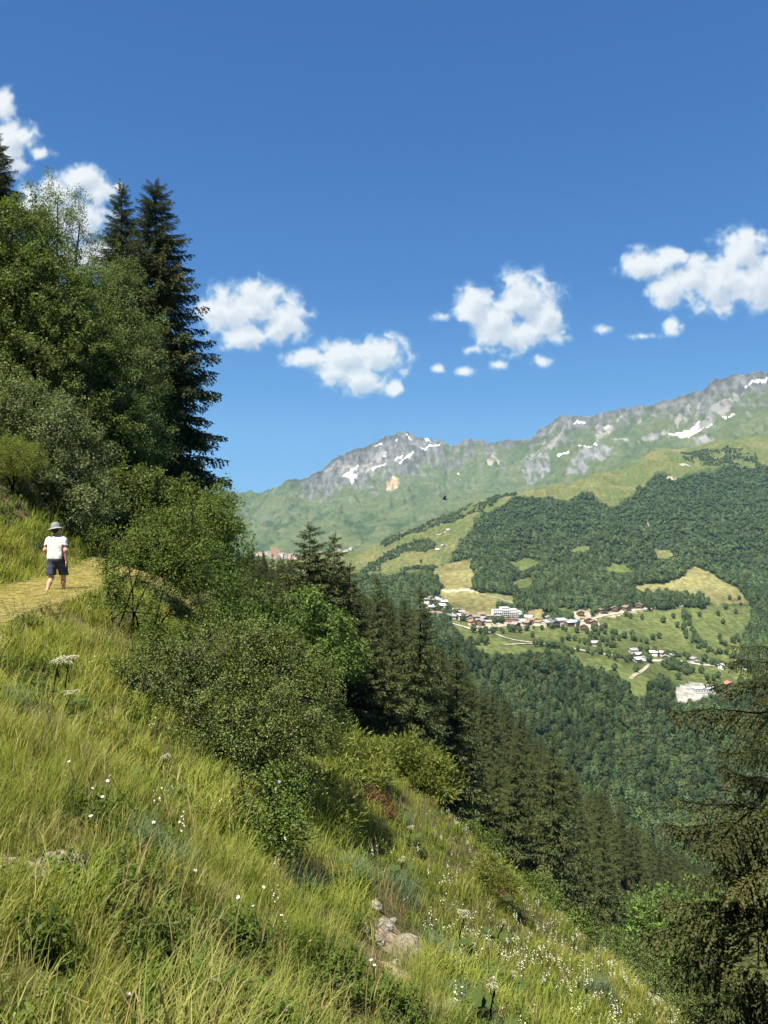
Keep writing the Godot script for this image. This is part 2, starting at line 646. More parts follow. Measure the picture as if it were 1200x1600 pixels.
# ---------------------------------------------------------------- the far mountains
func build_mountains() -> void:
	var sx := [-400, 100, 300, 360, 400, 430, 450, 480, 500, 520, 555, 590, 600, 612, 622, 640, 655, 690, 700, 735, 770, 800, 830, 850, 880, 920, 960, 1000, 1040, 1090, 1120, 1150, 1190, 1230, 1300, 1450, 1700]
	var sy := [740, 750, 768, 772, 769, 760, 751, 747, 735, 717, 702, 688, 682, 679, 675, 677, 683, 686, 694, 686, 690, 690, 684, 668, 650, 651, 641, 634, 627, 610, 592, 585, 582, 590, 575, 600, 620]
	var sd := func(px): return smooth_at([-400, 350, 450, 620, 760, 880, 1050, 1200, 1700], [6500, 6300, 6300, 7000, 6600, 6000, 5400, 5000, 4800], px)
	var base_py := func(px): return smooth_at([-400, 560, 700, 850, 1000, 1200, 1700], [884, 884, 872, 850, 800, 780, 760], px)
	var base_d := func(px): return smooth_at([-400, 560, 800, 1200, 1700], [3000, 3000, 3300, 3700, 3800], px)
	var scree := Color(0.26, 0.25, 0.238)
	var snow := Color(0.86, 0.88, 0.9)
	var slab := Color(0.21, 0.207, 0.217)
	var marks := []
	var k := 3.75
	for a in [[580, 230, 620, 240, 612, 320, 520, 385, 430, 432, 420, 400, 440, 350, 505, 300],
			[280, 330, 350, 300, 420, 345, 330, 350, 240, 360]]:
		marks.append(Area.new(crop(a, 440, 640, k), scree))
	for a in [[355, 412, 430, 335, 455, 330, 405, 390, 445, 418, 412, 442, 400, 420], [525, 378, 600, 318, 612, 318, 540, 378], [540, 208, 590, 195, 590, 205, 560, 218],
			[660, 312, 705, 290, 700, 305, 670, 318], [690, 335, 770, 262, 775, 270, 700, 338], [828, 168, 850, 170, 885, 195, 870, 195], [595, 278, 612, 270, 612, 285, 598, 290],
			[815, 235, 850, 222, 930, 210, 930, 220, 850, 232], [560, 495, 592, 465, 597, 472, 570, 497], [720, 150, 765, 172, 755, 174], [1020, 365, 1040, 362, 1038, 372], [665, 172, 682, 166, 678, 182]]:
		marks.append(Area.new(crop(a, 440, 640, k), snow))
	marks.append(Area.new(crop([612, 475, 615, 440, 640, 400, 655, 393, 690, 405, 692, 440, 660, 460, 630, 476], 440, 640, k), Color(0.43, 0.32, 0.21)))
	k = 2.727
	for a in [[770, 322, 850, 285, 930, 235, 1060, 145, 1095, 145, 1040, 200, 1000, 240, 930, 285, 880, 305], [225, 372, 290, 280, 300, 282, 245, 372], [250, 385, 330, 290, 340, 292, 270, 385],
			[440, 355, 500, 320, 575, 252, 582, 258, 530, 325, 470, 362], [465, 285, 500, 300, 490, 330, 460, 320], [840, 250, 860, 190, 870, 190, 855, 255],
			[880, 260, 905, 180, 915, 182, 895, 262], [800, 280, 830, 240, 840, 242, 815, 285], [120, 440, 200, 395, 260, 385, 250, 395, 190, 420],
			[600, 345, 690, 320, 780, 305, 780, 315, 690, 335], [815, 345, 930, 325, 1080, 385, 1070, 398, 960, 372], [520, 360, 610, 335, 600, 348], [640, 290, 660, 250, 668, 252, 650, 292]]:
		marks.append(Area.new(crop(a, 760, 560, k), scree))
	marks.append(Area.new(crop([0, 445, 40, 430, 66, 432, 50, 450, 10, 470], 760, 560, k), Color(0.36, 0.31, 0.27)))
	for a in [[148, 485, 200, 425, 262, 400, 272, 460, 230, 490, 185, 535], [335, 480, 345, 440, 420, 395, 545, 372, 500, 430, 420, 465]]:
		marks.append(Area.new(crop(a, 760, 560, k), slab))
	for a in [[765, 320, 840, 292, 912, 250, 895, 285, 970, 263, 905, 303, 830, 312], [1115, 122, 1150, 98, 1196, 80, 1196, 92, 1150, 112, 1120, 126], [1028, 232, 1055, 214, 1056, 222, 1036, 236],
			[420, 380, 468, 368, 470, 378, 430, 386], [298, 402, 350, 388, 350, 395, 305, 406], [370, 275, 420, 272, 420, 282, 375, 280], [380, 388, 420, 380, 420, 384, 385, 393],
			[500, 305, 522, 296, 524, 300, 505, 310], [1005, 240, 1024, 232, 1020, 242], [1095, 130, 1108, 122, 1108, 132]]:
		marks.append(Area.new(crop(a, 760, 560, k), snow))
	var nx := 760
	var ny := 170
	var pts := PackedVector3Array()
	var col := PackedColorArray()
	pts.resize(nx * ny)
	col.resize(nx * ny)
	var crag := noise(31, 0.0035, 5, true)
	var streak := noise(32, 0.012, 4)
	var turf := noise(33, 0.0022, 5)
	var ribs := noise(34, 0.0042, 4, true)
	var speck := noise(35, 0.022, 3)
	var ledge := noise(36, 0.01, 3)
	for i in nx:
		var s := float(i) / (nx - 1)
		var px := lerpf(300.0, 1260.0, s)
		if i < 40: px = lerpf(-400.0, 300.0, i / 40.0)
		elif i >= nx - 30: px = lerpf(1260.0, 1700.0, (i - nx + 31) / 30.0)
		else: px = lerpf(300.0, 1260.0, (i - 40.0) / (nx - 71.0))
		var top_py := smooth_at(sx, sy, px)
		var low_py: float = base_py.call(px)
		var d0: float = base_d.call(px)
		var d1: float = sd.call(px)
		for j in ny:
			var t := j / float(ny - 9)
			var d: float
			var py: float
			if t <= 1.0:
				d = d0 + (d1 - d0) * (1.0 - pow(1.0 - t, 1.7))
				py = lerpf(low_py, top_py, t)
			else:
				d = d1 * (1.0 + (t - 1.0) * 2.0)
				py = top_py + (t - 1.0) * 900.0
			var x := (px - 600.0) / F * d
			var rocky := smoothstep(0.45, 0.85, t)
			var ridge := crag.get_noise_2d(x, -d) - 0.25
			var rib := ribs.get_noise_2d(x + 160.0 * turf.get_noise_2d(x, d), (d + 2500.0 * t) * 0.16)
			var y := height_of(py, d) + ridge * (10.0 + 16.0 * rocky) + streak.get_noise_2d(x, d) * 10.0 * rocky + (rib - 0.3) * 38.0 * smoothstep(0.12, 0.5, t) * (1.0 - 0.55 * smoothstep(0.9, 1.0, t)) + turf.get_noise_2d(x * 0.8, d * 0.8) * 75.0 * smoothstep(0.0, 0.2, t) * (1.0 - smoothstep(0.8, 1.0, t))
			var m := j * nx + i
			pts[m] = Vector3(x, y, -d)
			var p := Vector2(px + 2.2 * wob.get_noise_2d(px * 6.0, py * 6.0), py + 1.6 * wob.get_noise_2d(px * 4.0 + 500.0, py * 4.0))
			var g := turf.get_noise_2d(x * 1.7, d * 1.7)
			var s2 := streak.get_noise_2d(x * 1.6, y * 0.6) * 0.75 + 0.3 * speck.get_noise_2d(x, y * 0.9 + d * 0.2) + 0.3 * ledge.get_noise_2d(x * 0.25 + y * 0.3, y * 1.6)
			var c := Color(0.082, 0.112, 0.045).lerp(Color(0.115, 0.135, 0.056), clampf(g * 1.6 + 0.5, 0.0, 1.0))
			if py > 800.0 and px < 640.0:
				c = c.lerp(Color(0.05, 0.075, 0.03), smoothstep(0.15, 0.3, streak.get_noise_2d(x * 0.3 + 77.0, d * 0.3)))
			var rock := Color(0.10, 0.098, 0.096).lerp(Color(0.21, 0.204, 0.198), clampf(s2 * 1.3 + 0.5 - 0.4 * rib, 0.0, 1.0))
			# height of the rock belt along the crest, in parts of the slope
			var belt := smooth_at([300, 440, 480, 520, 620, 700, 800, 900, 1000, 1100, 1200], [1.25, 1.2, 0.9, 0.7, 0.66, 0.86, 0.9, 0.88, 0.89, 0.82, 0.8], px)
			var isrock := smoothstep(belt - 0.08, belt + 0.08, t + 0.14 * s2 + 0.22 * (rib - 0.3))
			isrock = maxf(isrock, smoothstep(0.22, 0.4, s2 + 0.35 * (rib - 0.2)) * smoothstep(0.45, 0.75, t) * 0.6)
			c = c.lerp(rock, isrock)
			for a in marks:
				if a.has(p):
					if a.color == snow:
						c = snow
					else:
						c = c.lerp(a.color * (0.95 + 0.4 * s2), smoothstep(-0.42, 0.05, s2 + 0.3 * streak.get_noise_2d(x * 2.5, y * 0.5)))
					c.a = 1.0
			col[m] = c
	var o := top("mountain_range", grid_mesh(pts, col, nx, ny), M.mountain)
	tag(o, "rocky mountain ridge with snow patches above green alpine pastures", "mountain", "", "structure")


# ---------------------------------------------------------------- the valley and the mountainside across it
var fields := []
var bare := []

func wavered(px: float, py: float, x: float, d: float) -> Vector2:
	# the borders of woods and fields waver
	return Vector2(px + 7.0 * patchy.get_noise_2d(x * 0.35, d * 0.35) + 2.5 * patchy.get_noise_2d(x * 1.4, d * 1.4), py + 3.5 * patchy.get_noise_2d(x * 0.35 + 300.0, d * 0.35) + 1.2 * patchy.get_noise_2d(x * 1.4 + 300.0, d * 1.4))


func meadow_hill(px: float, py: float) -> bool:
	# grassland above the upper edge of the woods
	var edge := smooth_at([350, 560, 640, 700, 720, 747, 780, 810, 870, 917, 950, 985, 1000, 1030, 1060, 1100, 1300], [930, 905, 897, 880, 850, 815, 795, 780, 776, 778, 788, 780, 760, 738, 745, 737, 728], px)
	return py < edge


func setup_fields() -> void:
	var g := Color(0.10, 0.122, 0.042)
	fields = [
		Area.new([700, 968, 760, 978, 820, 968, 900, 968, 940, 962, 1020, 955, 1070, 948, 1080, 944, 1120, 942, 1178, 952, 1166, 985, 1162, 1010, 1150, 1040, 1180, 1050, 1180, 1062, 1150, 1066, 1110, 1070, 1060, 1066, 1030, 1056, 1012, 1064, 1012, 1086, 988, 1078, 980, 1060, 960, 1051, 930, 1046, 896, 1036, 866, 1021, 826, 1018, 752, 1019, 730, 1000], g),
		Area.new([990, 916, 1040, 913, 1070, 900, 1085, 880, 1112, 895, 1150, 920, 1172, 943, 1120, 943, 1085, 932, 1010, 926], Color(0.21, 0.205, 0.085)),
		Area.new([678, 924, 705, 916, 728, 918, 757, 927, 780, 940, 768, 962, 745, 962, 715, 953, 692, 934], Color(0.20, 0.19, 0.08)),
		Area.new([757, 926, 800, 936, 800, 945, 780, 940], Color(0.18, 0.18, 0.075)),
		Area.new([800, 908, 835, 904, 826, 918, 803, 920], g), Area.new([822, 954, 850, 950, 848, 966, 828, 966], Color(0.22, 0.19, 0.09)),
		Area.new([870, 944, 898, 940, 896, 952, 880, 952], g), Area.new([676, 890, 700, 880, 735, 880, 742, 916, 700, 918, 682, 910], Color(0.19, 0.18, 0.075)),
		Area.new([1018, 862, 1040, 856, 1050, 870, 1030, 874], Color(0.14, 0.15, 0.06)), Area.new([790, 880, 830, 870, 850, 885, 820, 895], g),
		Area.new([940, 888, 975, 880, 990, 892, 960, 898], g), Area.new([885, 860, 915, 850, 925, 862, 900, 870], g),
	]
	bare = [
		Area.new([1056, 1076, 1076, 1067, 1150, 1072, 1148, 1080, 1110, 1083, 1092, 1092, 1064, 1098], Color(0.3, 0.29, 0.265)),
		Area.new([893, 956, 922, 953, 924, 964, 898, 966], Color(0.42, 0.36, 0.27)), Area.new([903, 970, 934, 966, 940, 978, 925, 986, 908, 982], Color(0.42, 0.38, 0.31)),
		Area.new([930, 960, 1000, 950, 1026, 946, 1026, 950, 985, 958, 935, 966], Color(0.38, 0.32, 0.23)), Area.new([740, 975, 800, 970, 860, 968, 890, 970, 890, 978, 830, 980, 745, 982], Color(0.34, 0.31, 0.25)),
		Area.new([1040, 745, 1052, 744, 1062, 762, 1050, 758], Color(0.3, 0.26, 0.19)), Area.new([1058, 725, 1076, 722, 1080, 732, 1062, 733], Color(0.36, 0.35, 0.33)),
		Area.new([1010, 815, 1020, 822, 1035, 830, 1030, 834, 1014, 824], Color(0.27, 0.25, 0.21)), Area.new([690, 923, 730, 917, 755, 926, 735, 922, 700, 927], Color(0.4, 0.36, 0.28)),
	]


func build_valley() -> void:
	setup_fields()
	var nx := 520
	var ny := 240
	var pts := PackedVector3Array()
	var col := PackedColorArray()
	pts.resize(nx * ny)
	col.resize(nx * ny)
	for i in nx:
		var px := 0.0
		if i < 20: px = lerpf(-300.0, 400.0, i / 20.0)
		elif i >= nx - 20: px = lerpf(1240.0, 1900.0, (i - nx + 21) / 20.0)
		else: px = lerpf(400.0, 1240.0, (i - 20.0) / (nx - 41.0))
		for j in ny:
			var d := exp(lerpf(log(420.0), log(3850.0), j / float(ny - 1)))
			var py := seen_at(T_valley, px, d)
			var x := (px - 600.0) / F * d
			var m := j * nx + i
			pts[m] = Vector3(x, valley_height(px, d, x, -d), -d)
			var p := wavered(px, py, x, d)
			var g := patchy.get_noise_2d(x * 0.25, d * 0.25)
			var c := Color(0.045, 0.07, 0.025)
			if d > 1500.0 and meadow_hill(p.x, p.y):
				c = Color(0.095, 0.12, 0.042).lerp(Color(0.155, 0.155, 0.065), clampf(g * 1.4 + 0.35, 0.0, 1.0))
			for a in fields:
				if a.has(p):
					c = a.color * (1.0 + 0.5 * g + 0.25 * patchy.get_noise_2d(x * 1.5, d * 1.5))
			for a in bare:
				if a.has(p):
					c = a.color * (1.0 + 0.35 * g)
			c.a = 1.0
			col[m] = c
	var o := top("valley", grid_mesh(pts, col, nx, ny), M.valley)
	tag(o, "valley floor with meadows and wooded mountainside", "valley", "", "structure")
	# roads
	for r in [["road", 7.0, Color(0.42, 0.4, 0.36), [[700, 972], [740, 985], [770, 990], [800, 999], [830, 1004], [870, 1010], [905, 1016], [940, 1023], [985, 1031], [1040, 1032], [1085, 1037], [1130, 1042], [1175, 1047], [1230, 1052]]],
			["road", 6.0, Color(0.4, 0.37, 0.32), [[760, 984], [790, 978], [830, 979], [870, 976], [905, 972], [940, 964], [985, 955], [1030, 949], [1070, 947]]],
			["track", 4.5, Color(0.36, 0.32, 0.24), [[790, 1008], [815, 1006], [832, 1006]]],
			["track", 4.0, Color(0.36, 0.33, 0.25), [[748, 929], [770, 934], [795, 941], [808, 946]]],
			["track", 5.0, Color(0.34, 0.32, 0.22), [[640, 845], [662, 841], [684, 838], [700, 830]]],
			["track", 4.0, Color(0.33, 0.31, 0.22), [[985, 1060], [1003, 1050], [1014, 1040]]]]:
		var line := []
		for q in r[3]:
			line.append(on_valley(q[0], distance_of(T_valley, q[0], q[1])))
		strip(r[0], line, r[1], r[2])


func strip(called: String, line: Array, width: float, c: Color) -> void:
	var curve := Curve3D.new()
	for i in line.size():
		var t: Vector3 = (line[mini(i + 1, line.size() - 1)] - line[maxi(i - 1, 0)]) / 6.0
		curve.add_point(line[i], -t, t)
	var n := int(curve.get_baked_length() / 6.0) + 2
	var s := Soup.new()
	var last := []
	for i in n:
		var p := curve.sample_baked(curve.get_baked_length() * i / (n - 1))
		var q := curve.sample_baked(minf(curve.get_baked_length(), curve.get_baked_length() * i / (n - 1) + 2.0))
		var dir := q - p
		dir.y = 0.0
		if dir.length() < 0.01:
			dir = Vector3.RIGHT
		var side := dir.normalized().cross(Vector3.UP) * width * 0.5
		var row := []
		for e in [p - side, p + side]:
			var px: float = 600.0 + F * e.x / -e.z
			row.append(Vector3(e.x, valley_height(px, -e.z, e.x, e.z) + 1.0, e.z))
		if last:
			s.quad(last[0], last[1], row[1], row[0], c)
		last = row
	var o := top(called, s.mesh(), M.valley)
	tag(o, "pale %s across the valley meadows" % called, called, "", "structure")


func clearing_py(px: float) -> float:
	# an open strip of rock and grass that runs down the forest slope
	return smooth_at([885, 930, 960, 1000, 1030], [1275, 1330, 1390, 1435, 1470], px)


# ---------------------------------------------------------------- the near hillside and the path
func build_hillside() -> void:
	var nx := 226
	var ny := 160
	var pts := PackedVector3Array()
	var col := PackedColorArray()
	for j in ny:
		for i in nx:
			var z := lerpf(12.0, -46.0, j / float(ny - 1))
			var x := lerpf(-46.0, 46.0, i / float(nx - 1))
			pts.append(Vector3(x, ground(x, z), z))
			var g := patchy.get_noise_2d(x * 9.0, z * 9.0)
			var c := Color(0.07, 0.085, 0.025).lerp(Color(0.17, 0.14, 0.075), clampf(g * 1.2 + 0.35, 0.0, 1.0))
			col.append(c)
	var o := top("hillside", grid_mesh(pts, col, nx, ny), M.soil)
	tag(o, "steep grassy hillside below the path", "hillside", "", "structure")
	nx = 300
	ny = 90
	pts = PackedVector3Array()
	col = PackedColorArray()
	for j in ny:
		for i in nx:
			var px := lerpf(-580.0, 1880.0, i / float(nx - 1))
			var d := exp(lerpf(log(42.0), log(455.0), j / float(ny - 1)))
			var x := (px - 600.0) / F * d
			pts.append(Vector3(x, ground(x, -d) - 0.02, -d))
			var g := patchy.get_noise_2d(x * 2.0, d * 2.0)
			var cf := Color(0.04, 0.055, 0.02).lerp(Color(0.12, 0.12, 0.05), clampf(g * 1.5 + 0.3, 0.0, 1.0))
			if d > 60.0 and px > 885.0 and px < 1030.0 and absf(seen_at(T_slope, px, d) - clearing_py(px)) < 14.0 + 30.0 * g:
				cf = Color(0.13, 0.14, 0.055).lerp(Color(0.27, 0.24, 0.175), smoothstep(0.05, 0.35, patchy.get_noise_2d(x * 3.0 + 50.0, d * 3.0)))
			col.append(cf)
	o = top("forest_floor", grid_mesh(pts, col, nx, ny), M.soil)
	tag(o, "steep ground under the spruce forest", "slope", "", "structure")
	# the path: a mown strip along the slope
	nx = 13
	ny = 150
	pts = PackedVector3Array()
	col = PackedColorArray()
	for j in ny:
		var d := lerpf(-9.0, 46.0, j / float(ny - 1))
		for i in nx:
			var u := lerpf(-2.75, 0.3, i / float(nx - 1))
			var x := path_edge(d) + u
			var edge := 0.035 if i > 0 and i < nx - 1 else -0.12
			pts.append(Vector3(x, ground(x, -d) + edge, -d))
			var g := patchy.get_noise_2d(x * 20.0, d * 20.0)
			col.append(Color(0.40, 0.34, 0.16).lerp(Color(0.50, 0.43, 0.22), clampf(g * 1.4 + 0.4, 0.0, 1.0)))
	o = top("path", grid_mesh(pts, col, nx, ny), M.soil)
	tag(o, "path covered in mown straw along the slope", "path", "", "structure")


# ---------------------------------------------------------------- woods across the valley
func far_crown(seed_value: int, facets: int, gain := 1.0) -> ArrayMesh:
	# a crown of height 1 and width about 0.8: a lumpy body set with leafy clumps
	var r := rnd(seed_value)
	var n := noise(seed_value, 1.6, 2)
	var s := Soup.new()
	var lat := 6
	var lon := 9
	var P := []
	for j in lat + 1:
		var row := []
		for i in lon:
			var a := TAU * i / lon
			var b := PI * j / lat - PI / 2
			var v := Vector3(cos(b) * cos(a), sin(b), cos(b) * sin(a))
			var q := 0.36 * (1.0 + 0.4 * n.get_noise_3dv(v))
			row.append(Vector3(v.x * q, 0.56 + v.y * q * 1.15, v.z * q))
		P.append(row)
	for j in lat:
		for i in lon:
			var i2 := (i + 1) % lon
			s.quad(P[j][i], P[j][i2], P[j + 1][i2], P[j + 1][i], Color(0.062, 0.09, 0.032) * gain)
	for k in facets:
		var v := on_sphere(r)
		if v.y < -0.5: v.y = -v.y
		var q := 0.39 * (1.0 + 0.4 * n.get_noise_3dv(v)) * r.randf_range(0.9, 1.12)
		var p := Vector3(v.x * q, 0.56 + v.y * q * 1.15, v.z * q)
		var b := aligned(v + on_sphere(r) * 0.8, r)
		var w := r.randf_range(0.09, 0.17) * sqrt(120.0 / facets)
		var c := Color(0.062, 0.09, 0.032) * gain * r.randf_range(0.75, 1.25)
		c.a = 1.0
		s.quad(p + b.x * w, p + b.z * w * 0.7, p - b.x * w, p - b.z * w * 0.7, c)
	s.tube([Vector3(0, -0.06, 0), Vector3(0, 0.3, 0)], [0.03, 0.022], 4, Color(0.1, 0.085, 0.065))
	return s.mesh()


func slope_crown(seed_value: int) -> ArrayMesh:
	# a crown of height 1 made of many small leaves in lobes
	var r := rnd(seed_value)
	var s := Soup.new()
	var lobes := []
	for k in 7:
		var a := k * 2.4 + r.randf()
		lobes.append([Vector3(cos(a) * 0.2 * r.randf(), r.randf_range(0.3, 0.82), sin(a) * 0.2 * r.randf()) + Vector3(cos(a), 0, sin(a)) * 0.1, r.randf_range(0.13, 0.21)])
	for k in 1500:
		var L = lobes[r.randi() % 7]
		var v := on_sphere(r)
		var p: Vector3 = L[0] + v * L[1] * r.randf_range(0.75, 1.08)
		var d := (v + on_sphere(r)).normalized()
		var c := Color(0.07, 0.105, 0.03) * r.randf_range(0.7, 1.35)
		s.leaf(p, d, d.cross(on_sphere(r)).normalized(), r.randf_range(0.04, 0.075), r.randf_range(0.03, 0.05), c)
	return s.mesh()


func far_conifer(seed_value: int) -> ArrayMesh:
	var r := rnd(seed_value)
	var s := Soup.new()
	s.tube([Vector3(0, -0.05, 0), Vector3(0, 0.95, 0)], [0.02, 0.004], 4, Color(0.07, 0.055, 0.04))
	for k in 110:
		var h := pow(r.randf(), 0.8) * 0.93 + 0.05
		var a := r.randf() * TAU
		var l := 0.2 * pow(1.0 - h, 0.8) + 0.025
		var dir := Vector3(cos(a), r.randf_range(-0.55, -0.1), sin(a)).normalized()
		var c := Color(0.032, 0.05, 0.02) * r.randf_range(0.75, 1.3)
		c.a = 1.0
		s.leaf(Vector3(0, h, 0), dir, dir.cross(Vector3.UP).normalized(), l * 1.15, l * 0.75, c)
	return s.mesh()


var valley_tree_spots := []

func in_any(areas: Array, p: Vector2) -> bool:
	for a in areas:
		if a.has(p):
			return true
	return false


func build_far_woods() -> void:
	var r := rnd(404)
	var crowns := [far_crown(1, 300), far_crown(2, 240), far_crown(3, 160), far_crown(4, 160)]
	var cone := far_conifer(9)
	var town := Area.new([660, 936, 700, 932, 720, 955, 770, 962, 800, 945, 830, 962, 900, 950, 940, 955, 940, 985, 880, 984, 800, 984, 740, 985, 700, 972, 660, 970])
	var dark := Area.new([795, 812, 855, 810, 858, 832, 800, 834])
	var belt := Area.new([830, 950, 905, 925, 960, 920, 1000, 928, 1085, 933, 1108, 942, 1105, 952, 1060, 950, 1000, 944, 930, 952, 890, 950])
	# tree lines on the open hill
	var lines := [Area.new([590, 852, 640, 834, 700, 812, 760, 788, 805, 769, 815, 775, 760, 798, 700, 822, 640, 846, 600, 862]),
		Area.new([563, 905, 600, 880, 640, 872, 680, 862, 676, 852, 640, 856, 600, 868, 570, 890]), Area.new([600, 925, 625, 895, 660, 880, 676, 890, 672, 915, 690, 935, 650, 940, 610, 935]),
		Area.new([705, 915, 712, 880, 722, 876, 735, 900, 742, 918]), Area.new([880, 795, 910, 782, 950, 790, 960, 800, 920, 806]), Area.new([1060, 700, 1110, 704, 1180, 712, 1190, 728, 1120, 726, 1070, 716]),
		Area.new([575, 882, 588, 876, 592, 888, 580, 892]), Area.new([640, 900, 652, 892, 660, 905, 648, 912])]
	var place_lists := [[], [], [], [], [], []]
	var tint_lists := []
	for k in 6:
		tint_lists.append(PackedColorArray())
	var cones := []
	var cone_tints := PackedColorArray()
	var d := 540.0
	while d < 3000.0:
		var step := 6.8 if d < 1000.0 else 6.8 if d < 1500.0 else 7.6
		var px := 360.0 if d > 700.0 else 640.0
		while px < 1290.0:
			px += step / d * F
			var qx := px + r.randf_range(-0.45, 0.45) * step / d * F
			var qd := d + r.randf_range(-0.5, 0.5) * step
			var py := seen_at(T_valley, qx, qd)
			var x := (qx - 600.0) / F * qd
			var g := patchy.get_noise_2d(x * 0.5, qd * 0.5)
			var h := lerpf(5.0, 14.5, pow(r.randf(), 1.5)) * (1.0 + 0.35 * g) * (1.0 if qd < 1500.0 else 0.85)
			var hp := h / qd * F
			var p := wavered(qx, py, x, qd)
			var up := p - Vector2(0, hp * 0.8)
			var wooded := true
			if qd > 1450.0 and (meadow_hill(p.x, p.y) or meadow_hill(up.x, up.y)):
				wooded = in_any(lines, p) and g > -0.3
				h *= 0.8
			elif in_any(fields, p) or in_any(fields, up) or in_any(bare, p) or in_any(bare, up):
				wooded = belt.has(p)
			elif in_any([town], p):
				wooded = r.randf() < 0.25
				h *= 0.7
			elif qd > 1400.0 and g < -0.42:
				wooded = r.randf() < 0.25
			if not wooded:
				continue
			var pos := Vector3(x, valley_height(qx, qd, x, -qd) - 0.3, -qd)
			var t := Transform3D(Basis(Vector3.UP, r.randf() * TAU).scaled_local(Vector3(h * r.randf_range(0.85, 1.15), h, h * r.randf_range(0.85, 1.15))), pos)
			var v := r.randf_range(0.65, 1.4) * (1.0 + 0.35 * g)
			if qd < 1000.0: v *= 0.74
			var tint := Color(v * r.randf_range(0.85, 1.15), v, v * r.randf_range(0.9, 1.3))
			var dk := in_any([dark], p)
			if dk or r.randf() < (0.1 if qd < 1000.0 else 0.03):
				cones.append(Transform3D(Basis(Vector3.UP, r.randf() * TAU).scaled_local(Vector3.ONE * h * (1.0 if dk else 1.25)), pos))
				cone_tints.append(Color(v, v, v))
				continue
			var k := 0 if qd < 900.0 else 1 if qd < 1400.0 else 2
			if qd > 1450.0 and meadow_hill(p.x, p.y):
				k = 3
			elif k < 2 and r.randf() < 0.45:
				k += 4
			if k > 3: t = t.scaled_local(Vector3(0.72, 1.2, 0.72))
			place_lists[k].append(t)
			tint_lists[k].append(tint)
		d += step
	var labels := ["dense green wood filling the valley below the village", "green wood around and just above the village", "wood covering the mountainside above the village", "lines of trees between the meadow strips high up", "taller narrow trees mixed into the wood below the village", "taller narrow trees mixed into the wood around the village"]
	crowns += [far_crown(5, 260, 1.15), far_crown(6, 200, 1.15)]
	for k in 6:
		scatter("valley_wood", crowns[k], M.far_leaf, place_lists[k], tint_lists[k], labels[k], "wood")
	scatter("conifer_wood", cone, M.far_leaf, cones, cone_tints, "dark conifers mixed into the valley woods", "wood")
	# single trees in the valley fields
	var spots := []
	for q in [[1093, 963], [1122, 962], [1130, 975], [1134, 953], [1140, 938], [1150, 960], [1155, 938], [1125, 1000], [978, 963], [985, 966], [1003, 968], [1037, 972], [1052, 967], [1036, 974], [1058, 981],
			[948, 1005], [962, 992], [976, 996], [1020, 1000], [1030, 998], [1010, 1006], [994, 1051], [960, 1048], [1060, 1062], [832, 995], [935, 993], [946, 982], [940, 986], [1115, 1064], [1105, 1063], [1122, 1060], [1096, 1052],
			[806, 920], [817, 905], [1027, 905], [1050, 903], [690, 920], [746, 921], [750, 925]]:
		spots.append([q[0], q[1], 9.0])
	for line in [[[760, 1010], [700, 1000], 8, "tree below the left end of the village"], [[835, 1008], [900, 1020], 14, "tree lining the left half of the valley road"], [[905, 1018], [985, 1034], 16, "tree lining the valley road just before the hamlet"], [[925, 985], [1010, 1003], 14, "tree in the hedge across the middle meadow"], [[1068, 955], [1070, 1000], 16, "tree in the hedge climbing the right meadow, left row"], [[1074, 960], [1090, 1015], 18, "tree in the hedge climbing the right meadow, right row"], [[1080, 1000], [1110, 1020], 10, "tree at the foot of the climbing hedge"],
			[[990, 1018], [1080, 1028], 16, "tree behind the hamlet houses"], [[1030, 1040], [1085, 1055], 16, "tree in the grove below the hamlet"], [[1040, 1035], [1075, 1048], 12, "tree at the upper side of the grove below the hamlet"], [[1110, 1020], [1180, 1035], 14, "tree at the right end of the road, above it"], [[1095, 1035], [1180, 1050], 14, "tree at the right end of the road, beside it"], [[740, 990], [830, 985], 16, "tree along the lower side of the village"], [[830, 982], [930, 990], 10, "tree below the new chalets"],
			[[765, 975], [830, 968], 10, "tree between the hotel and the village street"], [[905, 1005], [960, 1015], 10, "tree above the road left of the hamlet"], [[1120, 1010], [1165, 1000], 8, "tree at the right edge of the right meadow"], [[880, 1003], [975, 1000], 10, "tree along the lower edge of the middle meadow"], [[745, 1006], [765, 1004], 5, "tree by the lane under the village"], [[1000, 1030], [1020, 1035], 8, "tree between the hamlet houses"]]:
		for k in line[2]:
			var t: float = (k + r.randf_range(0.1, 0.9)) / line[2]
			spots.append([lerpf(line[0][0], line[1][0], t) + r.randf_range(-4, 4), lerpf(line[0][1], line[1][1], t) + r.randf_range(-3, 3), r.randf_range(5.0, 10.5), "small green " + line[3]])
	var proto := thing("valley_tree", "lone round tree standing in an open valley meadow", "tree", Vector3.ZERO, "trees in the valley meadows")
	part("crown", crowns[0], M.far_leaf, proto)
	for i in spots.size():
		var q = spots[i]
		var w := on_valley(q[0], distance_of(T_valley, q[0], q[1]))
		var h: float = q[2]
		var o := proto if i == 0 else copy(proto, w, 0, Vector3.ONE)
		place(o, w - Vector3(0, 0.2, 0), r.randf() * TAU, Vector3(h * r.randf_range(0.75, 1.1), h, h * r.randf_range(0.75, 1.1)))
		(o.get_child(0) as MeshInstance3D).mesh = crowns[i % 4]
		if q.size() > 3:
			o.set_meta("label", q[3])
		elif q[1] < 935:
			o.set_meta("label", "lone round tree in the dry field above the village")
		elif q[0] > 1080 and q[1] < 1010:
			o.set_meta("label", "lone round tree on the large right meadow")
		elif q[1] > 1040:
			o.set_meta("label", "lone round tree near the gravel site and the lower wood")


